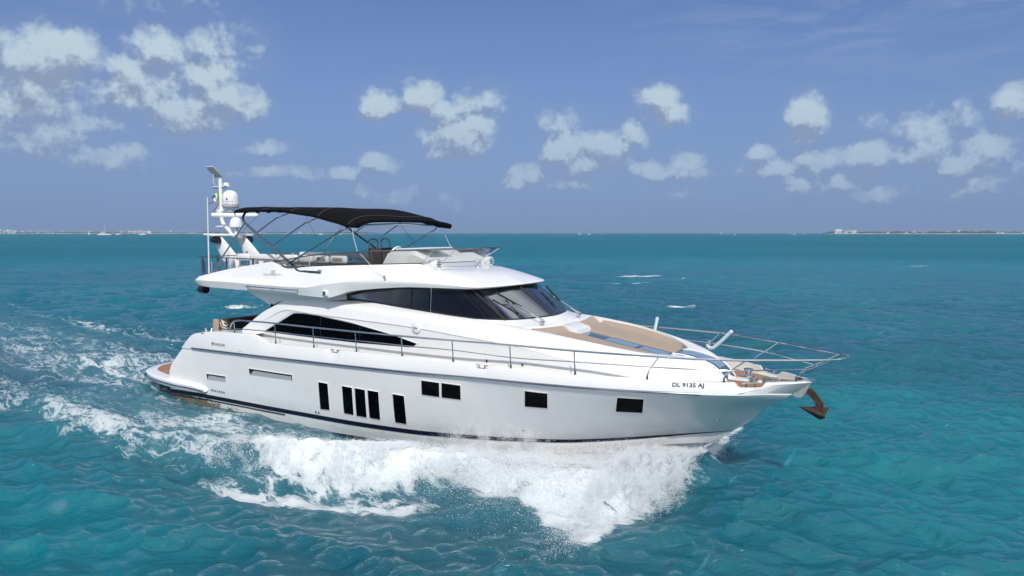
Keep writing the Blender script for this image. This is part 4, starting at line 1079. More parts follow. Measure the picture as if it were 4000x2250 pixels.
# ---- cleats and fairleads in the bulwark
def fairlead(x, s):
    y_ = float(G(x)) - .06; z_ = float(gz(x))
    o = MB().add(*box_geo((x, s * y_, z_ + .004), (.30, .11, .012), bev=.004)).obj('fairlead', M['gelw'], yacht)
    mb = MB()
    for d in (-.10, .10): mb.add(*tube_geo([(x + d * .6, s * (y_ + .02), z_), (x + d, s * (y_ + .02), z_ + .085)], [.024, .020], 8)).add(*box_geo((x + d * 1.2, s * (y_ + .02), z_ + .09), (.09, .05, .022), bev=.008))
    mb.add(*tube_geo([(x - .07, s * (y_ + .02), z_ + .012), (x + .07, s * (y_ + .02), z_ + .012)], .018, 6)).obj('fairlead_horn', M['steel'], o)
for s in (-1, 1):
    fairlead(8.38, s); fairlead(13.15, s)
    o = MB()
    for d in (2.32, 2.58): o.add(*tube_geo([(d, s * (float(G(d)) - .12), float(gz(d)) - .01), (d - .05 if d < 2.4 else d + .05, s * (float(G(d)) - .12), float(gz(d)) + .115)], [.035, .028], 10))
    o.add(*box_geo((2.45, s * (float(G(2.45)) - .12), float(gz(2.45)) + .0), (.42, .12, .02), bev=.008)).obj('stern_bollard', M['steel'], yacht)
    MB().add(*box_geo((2.42, s * (float(G(2.42)) + .003), float(gz(2.42)) - .045), (.36, .02, .02))).obj('bollard_strip', M['rubsteel'], yacht, 0)

# ---- bow well
xw = np.array([17.95, 18.4, 18.8, 19.2, 19.45]); yw = np.maximum(G(xw) - .30, .05)
MB().add(*loft(stb([np.stack([xw, yw, np.full(5, 2.275)], 1), np.stack([xw, 0 * xw, np.full(5, 2.275)], 1)]), True)).mirror().obj('bow_teak', M['teak'], yacht, 0, .002)
MB().add(*box_geo((18.75, 0, 2.285), (1.3, .34, .02), bev=.005)).obj('chain_plate', M['gel2'], yacht)
o = MB().add(*lathe_geo([(.16, 0), (.16, .03), (.085, .05), (.075, .14), (.11, .18), (.11, .20), (.05, .215), (.0, .217)], (18.5, .28, 2.28), 24)).obj('windlass', M['steel'], yacht); fixn(o)
o = MB().add(*lathe_geo([(.10, 0), (.10, .05), (.05, .07), (.07, .12), (.0, .13)], (18.72, -.12, 2.29), 20)).obj('capstan', M['steel'], yacht); fixn(o)
mb = MB()
for k in range(22):
    t = k / 21; c = np.array([18.62 + t * 1.1, .02 + .10 * math.sin(t * 9) * (1 - t), 2.315 + .02 * (k % 2)])
    a = np.linspace(0, 2 * np.pi, 9)[:-1]
    e = np.stack([.045 * np.cos(a), .024 * np.sin(a) * (k % 2), .024 * np.sin(a) * (1 - k % 2)], 1) + c
    mb.add(*tube_geo(e, .009, 5, closed=True))
mb.obj('anchor_chain', M['chain'], yacht)
MB().add(*box_geo((19.05, .05, 2.33), (.30, .12, .10), bev=.02)).add(*tube_geo([(18.95, -.2, 2.33), (19.0, .2, 2.33)], .03, 8)).add(*box_geo((19.5, .0, 2.36), (.5, .05, .04), bev=.01)).obj('chain_stopper', M['chain'], yacht)
for s in (-1, 1):
    mb = MB().add(*tube_geo([(18.70, s * 1.0, 2.40), (19.0, s * .80, 2.40)], .018, 7))
    for t in (.25, .75): mb.add(*tube_geo([(18.70 + .3 * t, s * (1.0 - .2 * t), 2.30), (18.70 + .3 * t, s * (1.0 - .2 * t), 2.40)], .018, 7))
    mb.obj('bow_cleat', M['steel'], yacht)
fixn(MB().add(*prism_geo([(19.48, 2.08), (19.60, 2.03), (19.70, 2.04), (19.78, 2.15), (19.87, 2.35), (19.70, 2.36)], -.06, .06)).obj('anchor_roller', M['ali'], yacht, 30))
fixn(MB().add(*prism_geo([(19.72, 2.415), (19.93, 2.405), (19.955, 2.415), (19.93, 2.432), (19.72, 2.435)], -.07, .07)).obj('bow_plate', M['steel'], yacht, 30))

# padded white arms clamped to the port rail
for pts_ in ([(15.47, 2.22, 2.72), (15.50, 2.24, 2.90), (15.56, 2.26, 3.26)], [(17.05, 1.90, 2.70), (17.10, 1.86, 2.62), (17.22, 1.80, 2.63), (17.42, 1.72, 2.80), (17.74, 1.58, 3.12)]):
    o = MB().add(*tube_geo(rounded(pts_, .08), .043, 10)).obj('padded_arm', M['pole'], yacht)
    MB().add(*box_geo((np.array(pts_[0]) + [.06, -.03, .05]), (.09, .07, .12), bev=.02)).obj('arm_clamp', M['steel'], o)

# ================================================================== loose things carried by the yacht
def carried(name, label, cat, group=None):
    o = bpy.data.objects.new(name, None); COL.objects.link(o); o.matrix_world = BOAT
    return tag(o, label, cat, group)
def to_thing(o, label, cat, group=None):
    o.matrix_world = BOAT; return tag(o, label, cat, group)
anchor = carried('anchor', 'rusty brown plough anchor hanging under the bow tip of the yacht', 'anchor')
shank = [(19.76, 2.14), (19.79, 2.24), (19.89, 2.245), (19.97, 2.17), (20.126, 1.965), (20.13, 1.90), (20.11, 1.77), (19.97, 1.79), (19.975, 1.945), (19.88, 2.07)]
bevel_obj(fixn(MB().add(*prism_geo(shank, -.035, .035)).obj('shank', M['rust'], anchor, 30)), .008, 1)
tip = (19.62, 0, 1.83); heel = (20.06, 0, 1.60); joint = (20.04, 0, 1.82)
vv = [tip, heel, joint, (20.22, -.24, 1.72), (20.22, .24, 1.84), (20.08, -.05, 1.80), (20.08, .05, 1.80), (20.12, 0, 1.62)]
fixn(build('fluke', vv, [[0, 1, 3], [0, 3, 2], [1, 7, 3], [0, 4, 1], [0, 2, 4], [1, 4, 7], [2, 3, 7], [2, 7, 4]], M['rust'], anchor, 0))
MB().add(*tube_geo([(20.06, -.06, 1.80), (20.06, .06, 1.80)], .03, 8)).obj('pivot_pin', M['rust'], anchor)

bmp = bmesh.new(); bmesh.ops.create_cube(bmp, size=1); bmesh.ops.subdivide_edges(bmp, edges=bmp.edges[:], cuts=6, use_grid_fill=True)
for v_ in bmp.verts:
    x_, y_, z_ = v_.co; e_ = (1 - (2 * x_)**4) * (1 - (2 * z_)**4)
    v_.co = Vector((x_ * .56, y_ * (.03 + .17 * max(e_, 0)**.5), z_ * .36))
rotp = Matrix.Translation((2.37, -1.66, 2.49)) @ Matrix.Rotation(R_(-22), 4, 'Z') @ Matrix.Rotation(R_(10), 4, 'Y') @ Matrix.Rotation(R_(14), 4, 'X')
bmesh.ops.transform(bmp, matrix=rotp, verts=bmp.verts)
mp = bpy.data.meshes.new('pillow'); bmp.to_mesh(mp); bmp.free()
for p_ in mp.polygons: p_.use_smooth = True
to_thing(link('pillow', mp, M['stripes'], None), 'black and cream striped pillow on the cockpit sofa', 'pillow')

def cloth(path_a, path_b, n=10, wob=.03, seed=0):
    r = np.random.default_rng(seed)
    a_ = respace(curve(path_a, 6), n); b_ = respace(curve(path_b, 6), n)
    rows_ = np.array([a_ * (1 - t) + b_ * t for t in np.linspace(0, 1, 7)])
    rows_[..., 1] += wob * np.sin(np.arange(n)[None, :] * 1.3 + np.arange(7)[:, None] * .8) + r.normal(0, wob * .3, rows_.shape[:2])
    return rows_
flag = carried('flag', 'green and white flag with shredded red end flying from the mast above', 'flag')
rws = cloth([(-.05, 0, 6.97), (-.22, 0, 6.96), (-.34, 0, 6.86)], [(-.05, 0, 6.66), (-.15, 0, 6.62), (-.36, 0, 6.66)], 12, .03, 1)
MB().add(*loft(rws[:, :6])).obj('green_panel', M['flaggreen'], flag, 60)
MB().add(*loft(rws[:, 5:])).obj('white_panel', M['flagwhite'], flag, 60)
MB().add(*lathe_geo([(.0, -.01), (.05, 0), (.0, .01)], (-.27, -.03, 6.83), 12, 'y')).obj('dark_emblem', M['brown'], flag)
MB().add(*tube_geo(curve([(-.34, 0, 6.84), (-.42, 0, 6.80), (-.50, .02, 6.76)], 4), [.03] * 8 + [.01], 4)).add(*tube_geo(curve([(-.33, 0, 6.66), (-.5, 0, 6.61), (-.70, .02, 6.585), (-.78, .02, 6.60)], 4), .012, 4)).obj('red_shreds', M['flagred'], flag)
flag2 = carried('flag', 'tattered red and white striped flag flying from the mast below the green one', 'flag')
for k, (ex, ez, mm) in enumerate(((-.42, 6.33, 'flagred'), (-.30, 6.22, 'flagwhite'), (-.24, 6.20, 'flagred'), (-.16, 6.24, 'flagwhite'), (-.10, 6.30, 'flagred'), (-.06, 6.36, 'flagwhite'))):
    MB().add(*loft([curve([(-.14 + .008 * k, .01 * k, 6.56), ((ex - .12) / 2, .02, (ez + 6.56) / 2), (ex, .03 * (k % 2), ez)], 4), curve([(-.12 + .008 * k, .01 * k, 6.55), ((ex - .12) / 2 + .04, .02, (ez + 6.56) / 2 - .01), (ex + .035, .03 * (k % 2), ez - .01)], 4)])).obj('flag_shred', M[mm], flag2, 60)
MB().add(*tube_geo([(-.02, 0, 6.70), (-.14, .02, 6.50)], .006, 4)).obj('halyard', M['black'], flag2)

# ================================================================== SEA
def hash2(ix, iy, seed):
    h = (ix.astype(np.int64) * 374761393 + iy.astype(np.int64) * 668265263 + seed * 974711) & 0xffffffff
    h = ((h ^ (h >> 13)) * 1274126177) & 0xffffffff
    return ((h ^ (h >> 16)) & 0xffff) / 65535.0
def vnoise(x, y, seed=0):
    ix, iy = np.floor(x), np.floor(y); fx, fy = x - ix, y - iy
    u, v = fx * fx * (3 - 2 * fx), fy * fy * (3 - 2 * fy)
    a, b, c, d = hash2(ix, iy, seed), hash2(ix + 1, iy, seed), hash2(ix, iy + 1, seed), hash2(ix + 1, iy + 1, seed)
    return a + (b - a) * u + (c - a) * v + (a - b - c + d) * u * v
def fbm(x, y, seed=0, oct=5, gain=.5):
    s = 0; a = 1; n = 0
    for k in range(oct):
        s = s + a * vnoise(x * 2**k + 13.7 * k, y * 2**k - 7.3 * k, seed + k); n += a; a *= gain
    return s / n
def to_boat(X, Y):
    dx, dy = X + 10.39, Y - 25.7; c, s = math.cos(PSI), math.sin(PSI)
    return dx * c - dy * s, dx * s + dy * c
def sstep(x, a, b):
    t = np.clip((x - a) / (b - a), 0, 1); return t * t * (3 - 2 * t)

# ridge of the rolling bow wave (boat axes, half breadth) : x, y, crest height, foam amount
RIDGE = np.array([(18.3, .1, .05, 0), (17.3, .9, .36, .45), (16.3, 1.9, .42, 1), (15.0, 2.45, .42, .85), (13.5, 2.9, .42, .82), (12.0, 3.5, .50, .84), (10.5, 4.25, .54, .88), (9.0, 4.75, .48, .88), (8.0, 4.95, .42, .85), (7.0, 5.15, .34, .40),
                  (4.5, 5.55, .26, .36), (2.0, 5.45, .26, .46), (-.5, 5.1, .26, .45), (-3, 5.1, .24, .30), (-8, 5.8, .20, .24), (-16, 6.8, .12, .16), (-30, 8.5, .05, .08)])
def ridge_at(xb):
    o = np.argsort(RIDGE[:, 0]); r = RIDGE[o]
    return [np.interp(xb, r[:, 0], r[:, k], left=0 if k > 1 else r[0, k], right=0 if k > 1 else r[-1, k]) for k in (1, 2, 3)]

wr_ = np.random.default_rng(21)
NW = 110
lam = np.exp(np.linspace(math.log(.30), math.log(15.0), NW)) * wr_.uniform(.93, 1.07, NW)
th0 = R_(255)                                   # seas run towards the camera and slightly left
spread = np.interp(lam, [.3, 2, 15], [.80, .52, .36])
dirs = th0 + wr_.normal(0, 1, NW) * spread
amp = .045 * lam / (2 * np.pi) * np.exp(-(lam / 7.5)**2.5) * np.interp(lam, [.3, .8, 2.5, 7], [1.3, 1.55, 1.2, .75])
pha = wr_.uniform(0, 2 * np.pi, NW); kk_ = 2 * np.pi / lam

def hull_half(xb):
    return np.where((xb > 0) & (xb < 17.9), np.interp(xb, [0, 8, 11, 13, 14.5, 16, 17.5, 17.9], [2.2, 2.2, 2.0, 1.65, 1.3, .85, .25, 0]), 0)

def sea_surface(X, Y, S):
    dx = np.zeros_like(X); dy = np.zeros_like(X); dz = np.zeros_like(X)
    gust = .75 + .5 * fbm(X / 23, Y / 23, 5, 3)
    for k in range(NW):
        w = np.clip((lam[k] / S - 2.2) / 2.5, 0, 1)
        if w.max() <= 0: continue
        c, s = math.cos(dirs[k]), math.sin(dirs[k])
        ph = kk_[k] * (X * c + Y * s) + pha[k]
        a = amp[k] * w
        dz += a * np.cos(ph); sn = np.sin(ph) * a * .80
        dx -= sn * c; dy -= sn * s
    dz *= gust; dx *= gust; dy *= gust
    xb, yb = to_boat(X, Y); ya = np.abs(yb)
    near = (np.abs(xb) < 45) & (ya < 40)
    ry, rh, rf = ridge_at(xb)
    wob = (fbm(xb / 1.7, yb / 1.7, 31, 3) - .5)
    d = ya - (ry + wob * .5)
    out = d > 0
    ht = rh * np.where(out, np.exp(-(d / .36)**2), np.exp(-(d / .80)**2))
    ht -= rh * .85 * np.exp(-((d - 1.5) / 1.15)**2)            # hollow outside the roll
    # dark hollow against the chine
    hh = hull_half(xb); g = (ya - hh)
    ht -= .16 * np.exp(-(g / .8)**2) * sstep(xb, 7.0, 9.5) * (1 - sstep(xb, 14.5, 16.0)) 
    ht += .10 * np.exp(-(g / .35)**2) * sstep(xb, 14.8, 16.5) * (1 - sstep(xb, 17.6, 18.2))
    # churned water astern
    st = sstep(-xb, -.5, 1.5) * np.exp(-(ya / 3.4)**4) * np.exp(xb.clip(-60, 0) / 18)
    ht += st * (fbm(xb / 1.1, yb / 1.1, 77, 5, .6) - .5) * .75
    ht += st * .18 * np.exp(-((xb + 5) / 4)**2)
    tur = np.clip(rf, 0, 1) * np.where(out, np.exp(-(d / .5)**2), np.exp(-(d / 1.6)**2))
    ht += tur * (fbm(xb / .45, yb / .45, 91, 5, .62) - .5) * .30
    damp = 1 - .55 * np.exp(-(ya / 4.5)**4) * ((xb > -6) & (xb < 19))
    dz = dz * damp + np.where(near, ht, 0)
    return dx * damp, dy * damp, dz, xb, yb

CAPS = [(-13.2, 69.0, 4.2, 1.3, .9), (-9.3, 66.3, 3.0, .9, .9), (-9.0, 57.5, 2.6, .8, .8), (4.6, 35.7, 1.3, .85, .95), (24, 75, 1.5, .5, .6), (-30, 30, 1.6, .5, .7), (-24, 18, 2.0, .6, .6), (14, 120, 3, 1.2, .6)]
def foam_fields(xb, yb, X, Y):
    ya = np.abs(yb)
    ry, rh, rf = ridge_at(xb)
    wob = (fbm(xb / 1.3, yb / 1.3, 31, 4) - .5) * 1.5
    d = ya - (ry + wob)
    f = rf * np.where(d > 0, np.exp(-(d / .62)**2), np.exp(-(d / np.interp(xb, [-10, 4, 9, 12, 14, 17], [.9, .8, .72, .80, 1.0, .8]))**2))
    # second fold outside the first, amidships
    d2 = ya - np.interp(xb, [6, 8, 10, 11.5, 13.2, 14.5], [6.1, 6.0, 5.6, 5.0, 4.5, 4.3]) - wob * .5
    f = np.maximum(f, .58 * np.exp(-(d2 / .55)**2) * sstep(xb, 6.5, 9) * (1 - sstep(xb, 12.4, 14)))
    # landing spray off the bow
    xm_ = np.interp(ya, [1.2, 2.46, 3.13, 3.93, 4.8, 5.2], [13.5, 13.4, 14.4, 15.8, 16.7, 17.2]) + wob * .8
    bow = sstep(xb, xm_ - .3, xm_ + .4) * (1 - sstep(xb + wob * .15, 17.0, 17.4)) * (1 - sstep(ya, 4.6, 5.1)) * sstep(ya, .5, 1.0)
    f = np.maximum(f, bow * .74)
    bow2 = sstep(xb, 12.0, 13.0) * (1 - sstep(xb, 15.2, 16.2)) * (1 - sstep(ya, 2.9, 3.5)) * sstep(ya, 1.5, 2.1)
    f = np.maximum(f, bow2 * .72)
    # lace left behind between the roll and the hull
    lace = sstep(xb, -6, -1) * (1 - sstep(xb, 6.5, 9.5)) * (1 - sstep(ya, 5.0, 6.2)) * sstep(ya, 1.9, 2.4) 
    f = np.maximum(f, lace * (.22 + .36 * (fbm(xb / 1.9, yb / 1.1, 45, 3) - .35)))
    lace2 = sstep(xb, 6, 8.5) * (1 - sstep(xb, 12, 13)) * (1 - sstep(ya, 3.6, 4.6)) * sstep(ya, 2.0, 2.6)
    f = np.maximum(f, lace2 * (.10 + .30 * fbm(xb / 1.5, yb / .6, 46, 3)))
    # wash astern
    wd = 2.3 + np.clip(-xb, 0, 60) * .11
    wash = sstep(-xb, -.4, .8) * (1 - sstep(ya, wd * .75, wd * 1.25)) * np.interp(-xb, [0, 6, 14, 30, 55], [.72, .56, .46, .30, 0])
    f = np.maximum(f, wash * (.16 + .78 * fbm(xb / 3.2, yb / 1.0, 12, 4)))
    edge = sstep(-xb, -2, 2) * np.exp(-((ya - 3.4 - np.clip(-xb, 0, 60) * .13) / 1.1)**2) * np.interp(-xb, [0, 8, 24, 50], [.26, .46, .38, 0])
    f = np.maximum(f, edge * (.36 + .7 * fbm(xb / 2.6, yb / .9, 17, 4)))
    far = (X < -12) & (Y > 20)
    for cx, cy, rx, ry_, a in CAPS:
        px_, py_ = to_world(cx, cy)
        q = ((X - px_) / rx)**2 + ((Y - py_ - .25 * (X - px_) / rx * ry_) / ry_)**2
        f = np.maximum(f, a * np.exp(-q) * np.clip(.1 + 1.5 * fbm((X + .6 * Y) / rx * 1.6, Y / ry_ * 1.3, 64, 4), 0, 1.1))
    # milky aerated water
    a = np.maximum(.55 * np.exp(-((ya - ry) / 2.2)**2) * np.clip(rf, 0, 1) * (ya > hull_half(xb) - .5), 0)
    a = np.maximum(a, .85 * sstep(-xb, -1, 1.5) * np.exp(-(ya / (wd * 1.15))**4) * np.interp(-xb, [0, 20, 55], [1, .6, 0]))
    a = np.maximum(a, .75 * lace)
    sh = 0  # bright open-water patches; shade around the boat is left as dark colour
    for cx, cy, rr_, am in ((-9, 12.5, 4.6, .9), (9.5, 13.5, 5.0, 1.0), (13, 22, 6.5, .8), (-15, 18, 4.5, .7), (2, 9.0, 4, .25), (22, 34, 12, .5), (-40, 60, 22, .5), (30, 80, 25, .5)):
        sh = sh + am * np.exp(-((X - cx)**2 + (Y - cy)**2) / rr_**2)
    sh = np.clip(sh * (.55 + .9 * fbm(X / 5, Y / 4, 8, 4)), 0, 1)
    return np.clip(f, 0, 1), np.clip(a, 0, 1), sh
def to_world(xb, yb):
    c, s = math.cos(PSI), math.sin(PSI)
    return -10.39 + xb * c + yb * s, 25.7 - xb * s + yb * c

# rings round the spot under the camera: fine where the waves can be told apart, coarse far off
ang = np.concatenate([np.linspace(-42, 42, 1500), np.linspace(42, 318, 140)[1:-1]]) * math.pi / 180
rad = [.5, 2, 4, 5.5, 6.5, 7.2]
r = 7.8
while r < 20000:
    rad.append(r)
    r += max(.040, .0019 * r) if r < 34 else (.0042 * r if r < 160 else (.010 * r if r < 900 else .06 * r))
rad = np.array(rad)
NA, NR = len(ang), len(rad)
AA, RR = np.meshgrid(ang, rad)
X0, Y0 = np.sin(AA) * RR, np.cos(AA) * RR
fine = np.abs(AA) <= R_(42.1)
S = np.where(fine, np.maximum(np.gradient(rad)[:, None], RR * R_(84 / 1500)), RR * R_(2.0))
dx, dy, dz, xb, yb = sea_surface(X0, Y0, S)
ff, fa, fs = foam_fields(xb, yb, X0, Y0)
V = np.stack([X0 + dx, Y0 + dy, dz], -1).reshape(-1, 3).astype(np.float32)
ii, jj = np.meshgrid(np.arange(NR - 1), np.arange(NA), indexing='ij')
q = np.stack([ii * NA + jj, (ii + 1) * NA + jj, (ii + 1) * NA + (jj + 1) % NA, ii * NA + (jj + 1) % NA], -1).reshape(-1, 4)[:, ::-1]
def fast_mesh(name, V, F):
    me = bpy.data.meshes.new(name); k = F.shape[1]
    me.vertices.add(len(V)); me.vertices.foreach_set('co', V.astype(np.float32).ravel())
    me.loops.add(F.size); me.loops.foreach_set('vertex_index', F.astype(np.int32).ravel())
    me.polygons.add(len(F)); me.polygons.foreach_set('loop_start', np.arange(0, F.size, k, dtype=np.int32))
    me.polygons.foreach_set('use_smooth', np.ones(len(F), bool))
    me.update(calc_edges=True); return me
sea_me = fast_mesh('sea', V, q)
for nm, arr in (('foam', ff), ('aerated', fa), ('lit_patch', fs)):
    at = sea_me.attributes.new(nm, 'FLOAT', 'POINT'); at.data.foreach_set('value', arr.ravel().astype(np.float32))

def sea_mat():
    m, N, out = mat('sea_water')
    O = N.new('ShaderNodeTexCoord').outputs['Object']
    x, y, z = N.sep(O)
    fo = N.new('ShaderNodeAttribute', attribute_name='foam').outputs['Fac']
    ae = N.new('ShaderNodeAttribute', attribute_name='aerated').outputs['Fac']
    # random turquoise tone, plus painted patches: dark as shade by the boat, bright beyond
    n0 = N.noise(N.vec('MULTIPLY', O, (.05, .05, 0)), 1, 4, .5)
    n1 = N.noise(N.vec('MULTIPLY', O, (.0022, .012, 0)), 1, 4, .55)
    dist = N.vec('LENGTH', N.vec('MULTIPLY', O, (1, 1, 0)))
    lit_patch = N.new('ShaderNodeAttribute', attribute_name='lit_patch').outputs['Fac']
    near_col = N.mix(N.math('ADD', N.math('MULTIPLY', N.smooth(n0, .35, .65), .30), N.math('MULTIPLY', lit_patch, .50)), WATER[0], WATER[1])
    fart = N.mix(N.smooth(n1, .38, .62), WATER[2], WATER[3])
    body = N.mix(N.smooth(dist, 20, 140), near_col, fart)
    body = N.mix(N.math('MULTIPLY', ae, N.lin(N.noise(O, .9, 4, .6), .3, .7, .25, .85)), body, WATER[4])
    # foam lace: ridged cells stretched along the boat's track
    c, s = math.cos(PSI), math.sin(PSI)
    ub = N.math('SUBTRACT', N.math('MULTIPLY', x, c), N.math('MULTIPLY', y, s))
    vb = N.math('ADD', N.math('MULTIPLY', x, s), N.math('MULTIPLY', y, c))
    Pb = N.xyz(N.math('MULTIPLY', ub, .42), vb, 0)
    wp = N.vec('SUBTRACT', N.noise(Pb, 1.6, 4, .6, color=True), (.5, .5, .5))
    Pw = N.vec('ADD', Pb, N.scale(wp, .9))
    def ridge(sc, det):
        n = N.noise(Pw, sc, det, .55)
        return N.math('SUBTRACT', 1.0, N.math('MULTIPLY', N.math('ABSOLUTE', N.math('SUBTRACT', n, .5)), 5.0), clamp=True)
    p = N.math('ADD', N.math('MULTIPLY', ridge(1.7, 5), .6), N.math('MULTIPLY', ridge(5.2, 4), .40))
    p = N.math('ADD', N.math('MULTIPLY', p, .8), N.math('MULTIPLY', N.noise(Pw, 14, 5, .65), .25))
    th_ = N.math('SUBTRACT', 1.04, fo)
    ffac = N.smooth(N.math('SUBTRACT', p, th_), -.10, .22)
    ffac = N.math('MULTIPLY', ffac, N.math('MULTIPLY', N.smooth(fo, .02, .2), N.lin(fo, .1, .85, .38, 1.0)))
    # ripples
    b1 = N.noise(N.vec('MULTIPLY', O, (.75, 1.7, 0)), 3.4, 6, .58, .4)
    b2 = N.noise(N.vec('MULTIPLY', O, (.45, 1.1, 0)), .8, 5, .6, .5)
    far_amt = N.smooth(dist, 40, 220)
    b3 = N.noise(N.vec('MULTIPLY', O, (.8, 1.8, 0)), 11, 4, .6, .3)
    h = N.math('ADD', N.math('MULTIPLY', b3, N.lin(far_amt, 0, 1, .022, .0)), N.math('MULTIPLY', b1, N.lin(far_amt, 0, 1, .12, .04)))
    h = N.math('ADD', h, N.math('MULTIPLY', b2, N.lin(far_amt, 0, 1, .085, .5)))
    bn = N.new('ShaderNodeBump'); bn.inputs['Strength'].default_value = 1.0; bn.inputs['Distance'].default_value = 1.0
    N.put(bn.inputs['Height'], h)
    # light entering the water spreads out before it comes back
    df = N.new('ShaderNodeSubsurfaceScattering', falloff='BURLEY'); N.put(df.inputs['Color'], body); N.put(df.inputs['Normal'], bn.outputs[0])
    df.inputs['Scale'].default_value = 1.0; df.inputs['Radius'].default_value = (.12, .32, .4)
    gl = N.new('ShaderNodeBsdfGlossy'); gl.inputs['Roughness'].default_value = .07; gl.inputs['Color'].default_value = WATER[5]
    N.put(gl.inputs['Normal'], bn.outputs[0])
    fr = N.new('ShaderNodeFresnel'); fr.inputs[0].default_value = 1.33; N.put(fr.inputs['Normal'], bn.outputs[0])
    mx = N.new('ShaderNodeMixShader')
    N.put(mx.inputs[0], N.math('MINIMUM', N.math('MULTIPLY', fr.outputs[0], WATER[6]), N.lin(N.smooth(dist, 30, 200), 0, 1, WATER[7], .22)))
    N.l.new(df.outputs[0], mx.inputs[1]); N.l.new(gl.outputs[0], mx.inputs[2])
    fb = N.new('ShaderNodeBump'); fb.inputs['Strength'].default_value = .8; fb.inputs['Distance'].default_value = .06
    N.put(fb.inputs['Height'], N.math('ADD', p, N.noise(O, 16, 5, .7)))
    fd = N.new('ShaderNodeBsdfDiffuse'); fd.inputs[0].default_value = (.78, .82, .85, 1); N.put(fd.inputs['Normal'], fb.outputs[0])
    m2 = N.new('ShaderNodeMixShader'); N.put(m2.inputs[0], ffac)
    N.l.new(mx.outputs[0], m2.inputs[1]); N.l.new(fd.outputs[0], m2.inputs[2])
    N.l.new(m2.outputs[0], out.inputs[0]); return m
# near dark, near bright, far a, far b, aerated, reflection tint, fresnel gain, fresnel cap
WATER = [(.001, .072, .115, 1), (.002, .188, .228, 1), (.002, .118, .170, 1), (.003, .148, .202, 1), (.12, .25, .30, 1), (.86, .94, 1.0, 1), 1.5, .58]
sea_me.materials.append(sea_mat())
sea = bpy.data.objects.new('sea', sea_me); COL.objects.link(sea)
tag(sea, 'choppy turquoise sea with white foam along the wake of the yacht', kind='structure')

# ================================================================== SPRAY
def spray_mat():
    m, N, out = mat('white_spray')
    d = N.new('ShaderNodeBsdfDiffuse'); d.inputs[0].default_value = (.93, .945, .96, 1)
    t = N.new('ShaderNodeBsdfTranslucent'); t.inputs[0].default_value = (.93, .95, .97, 1)
    a = N.new('ShaderNodeMixShader'); a.inputs[0].default_value = .48
    N.l.new(d.outputs[0], a.inputs[1]); N.l.new(t.outputs[0], a.inputs[2])
    N.l.new(a.outputs[0], out.inputs[0]); return m
M['spray'] = spray_mat()
def droplets(name, P, Rd, label=None):
    """every drop is a small bent flake of water, two facets"""
    n = len(P); g = np.random.default_rng(3)
    a = g.normal(0, 1, (n, 3)); a /= np.linalg.norm(a, axis=1)[:, None]
    b = np.cross(a, g.normal(0, 1, (n, 3))); b /= np.linalg.norm(b, axis=1)[:, None]; c = np.cross(a, b)
    q = g.uniform(.6, 1.3, (n, 4, 1)) * Rd[:, None, None]
    v = np.stack([P + a * q[:, 0], P + b * q[:, 1] + c * q[:, 1] * .4, P - a * q[:, 2], P - b * q[:, 3] + c * q[:, 3] * .4], 1)
    F = (np.array([(0, 1, 2), (0, 2, 3)])[None] + (np.arange(n) * 4)[:, None, None]).reshape(-1, 3)
    me = fast_mesh(name, v.reshape(-1, 3), F); me.polygons.foreach_set('use_smooth', np.zeros(len(F), bool)); me.materials.append(M['spray'])
    o = bpy.data.objects.new(name, me); COL.objects.link(o); o.matrix_world = BOAT
    return tag(o, label, None, kind='stuff')
g = np.random.default_rng(11)
def chine(x): return np.interp(x, [8.7, 11.3, 13.2, 14.7, 15.4, 16.4, 17.4, 17.85], [2.15, 1.97, 1.62, 1.24, 1.02, .66, .25, 0.05]), np.interp(x, [8.7, 11.3, 13.2, 14.7, 15.4, 16.4, 17.4, 17.85], [0, .03, .15, .31, .41, .60, .73, .76])
def jets(nf, per, x0, x1, vo, vu, va, r0, r1, jit, side=-1, tmax=1.0, seed=0, pw=1.0, peak=False, clump=1.0):
    g = np.random.default_rng(seed)
    xs = x0 + (x1 - x0) * g.random(nf)**pw
    yc, zc = chine(xs)
    k = fbm(xs * 2.1, xs * 0 + seed, seed, 4)                       # gusts along the chine
    sp_ = .55 + .95 * k
    if peak: sp_ = sp_ * (.30 + .80 * np.exp(-((xs - 16.95) / .55)**2))
    v_o = g.uniform(*vo, nf) * sp_; v_u = g.uniform(*vu, nf) * sp_; v_a = g.uniform(*va, nf)
    T = (v_u + np.sqrt(v_u**2 + 2 * 9.8 * zc)) / 9.8
    t = g.random((nf, per))**.85 * (T * tmax)[:, None]
    w = .25 + 1.2 * t
    P = np.stack([xs[:, None] - v_a[:, None] * t, side * (yc[:, None] + .06 + v_o[:, None] * t), zc[:, None] * .85 - .06 + v_u[:, None] * t - 4.9 * t * t], -1)
    P += g.normal(0, 1, P.shape) * (jit * w)[..., None]
    rr = np.exp(g.uniform(math.log(r0), math.log(r1), (nf, per)))
    tt = np.broadcast_to(t / T[:, None], rr.shape).reshape(-1)
    P = P.reshape(-1, 3); rr = rr.reshape(-1)
    # water tears into strings and clots, so drops gather and leave gaps
    q1 = fbm(P[:, 0] * 3.1 + P[:, 2] * 2.0, P[:, 1] * 2.2 - P[:, 2] * 2.6, seed + 40, 4, .6)
    q2 = fbm(P[:, 0] * 10. - P[:, 2] * 7., P[:, 1] * 7. + P[:, 2] * 8., seed + 60, 3, .6)
    pr = np.clip((q1 - .44) * 4.4, 0, 1) * np.clip((q2 - .30) * 3.5, .12, 1) * np.interp(tt, [0, .25, 1], [1, 1, .55])
    ok = (P[:, 2] > -.15) & (g.random(len(P)) < pr * clump + (1 - clump))
    return P[ok], rr[ok]
parts_ = []
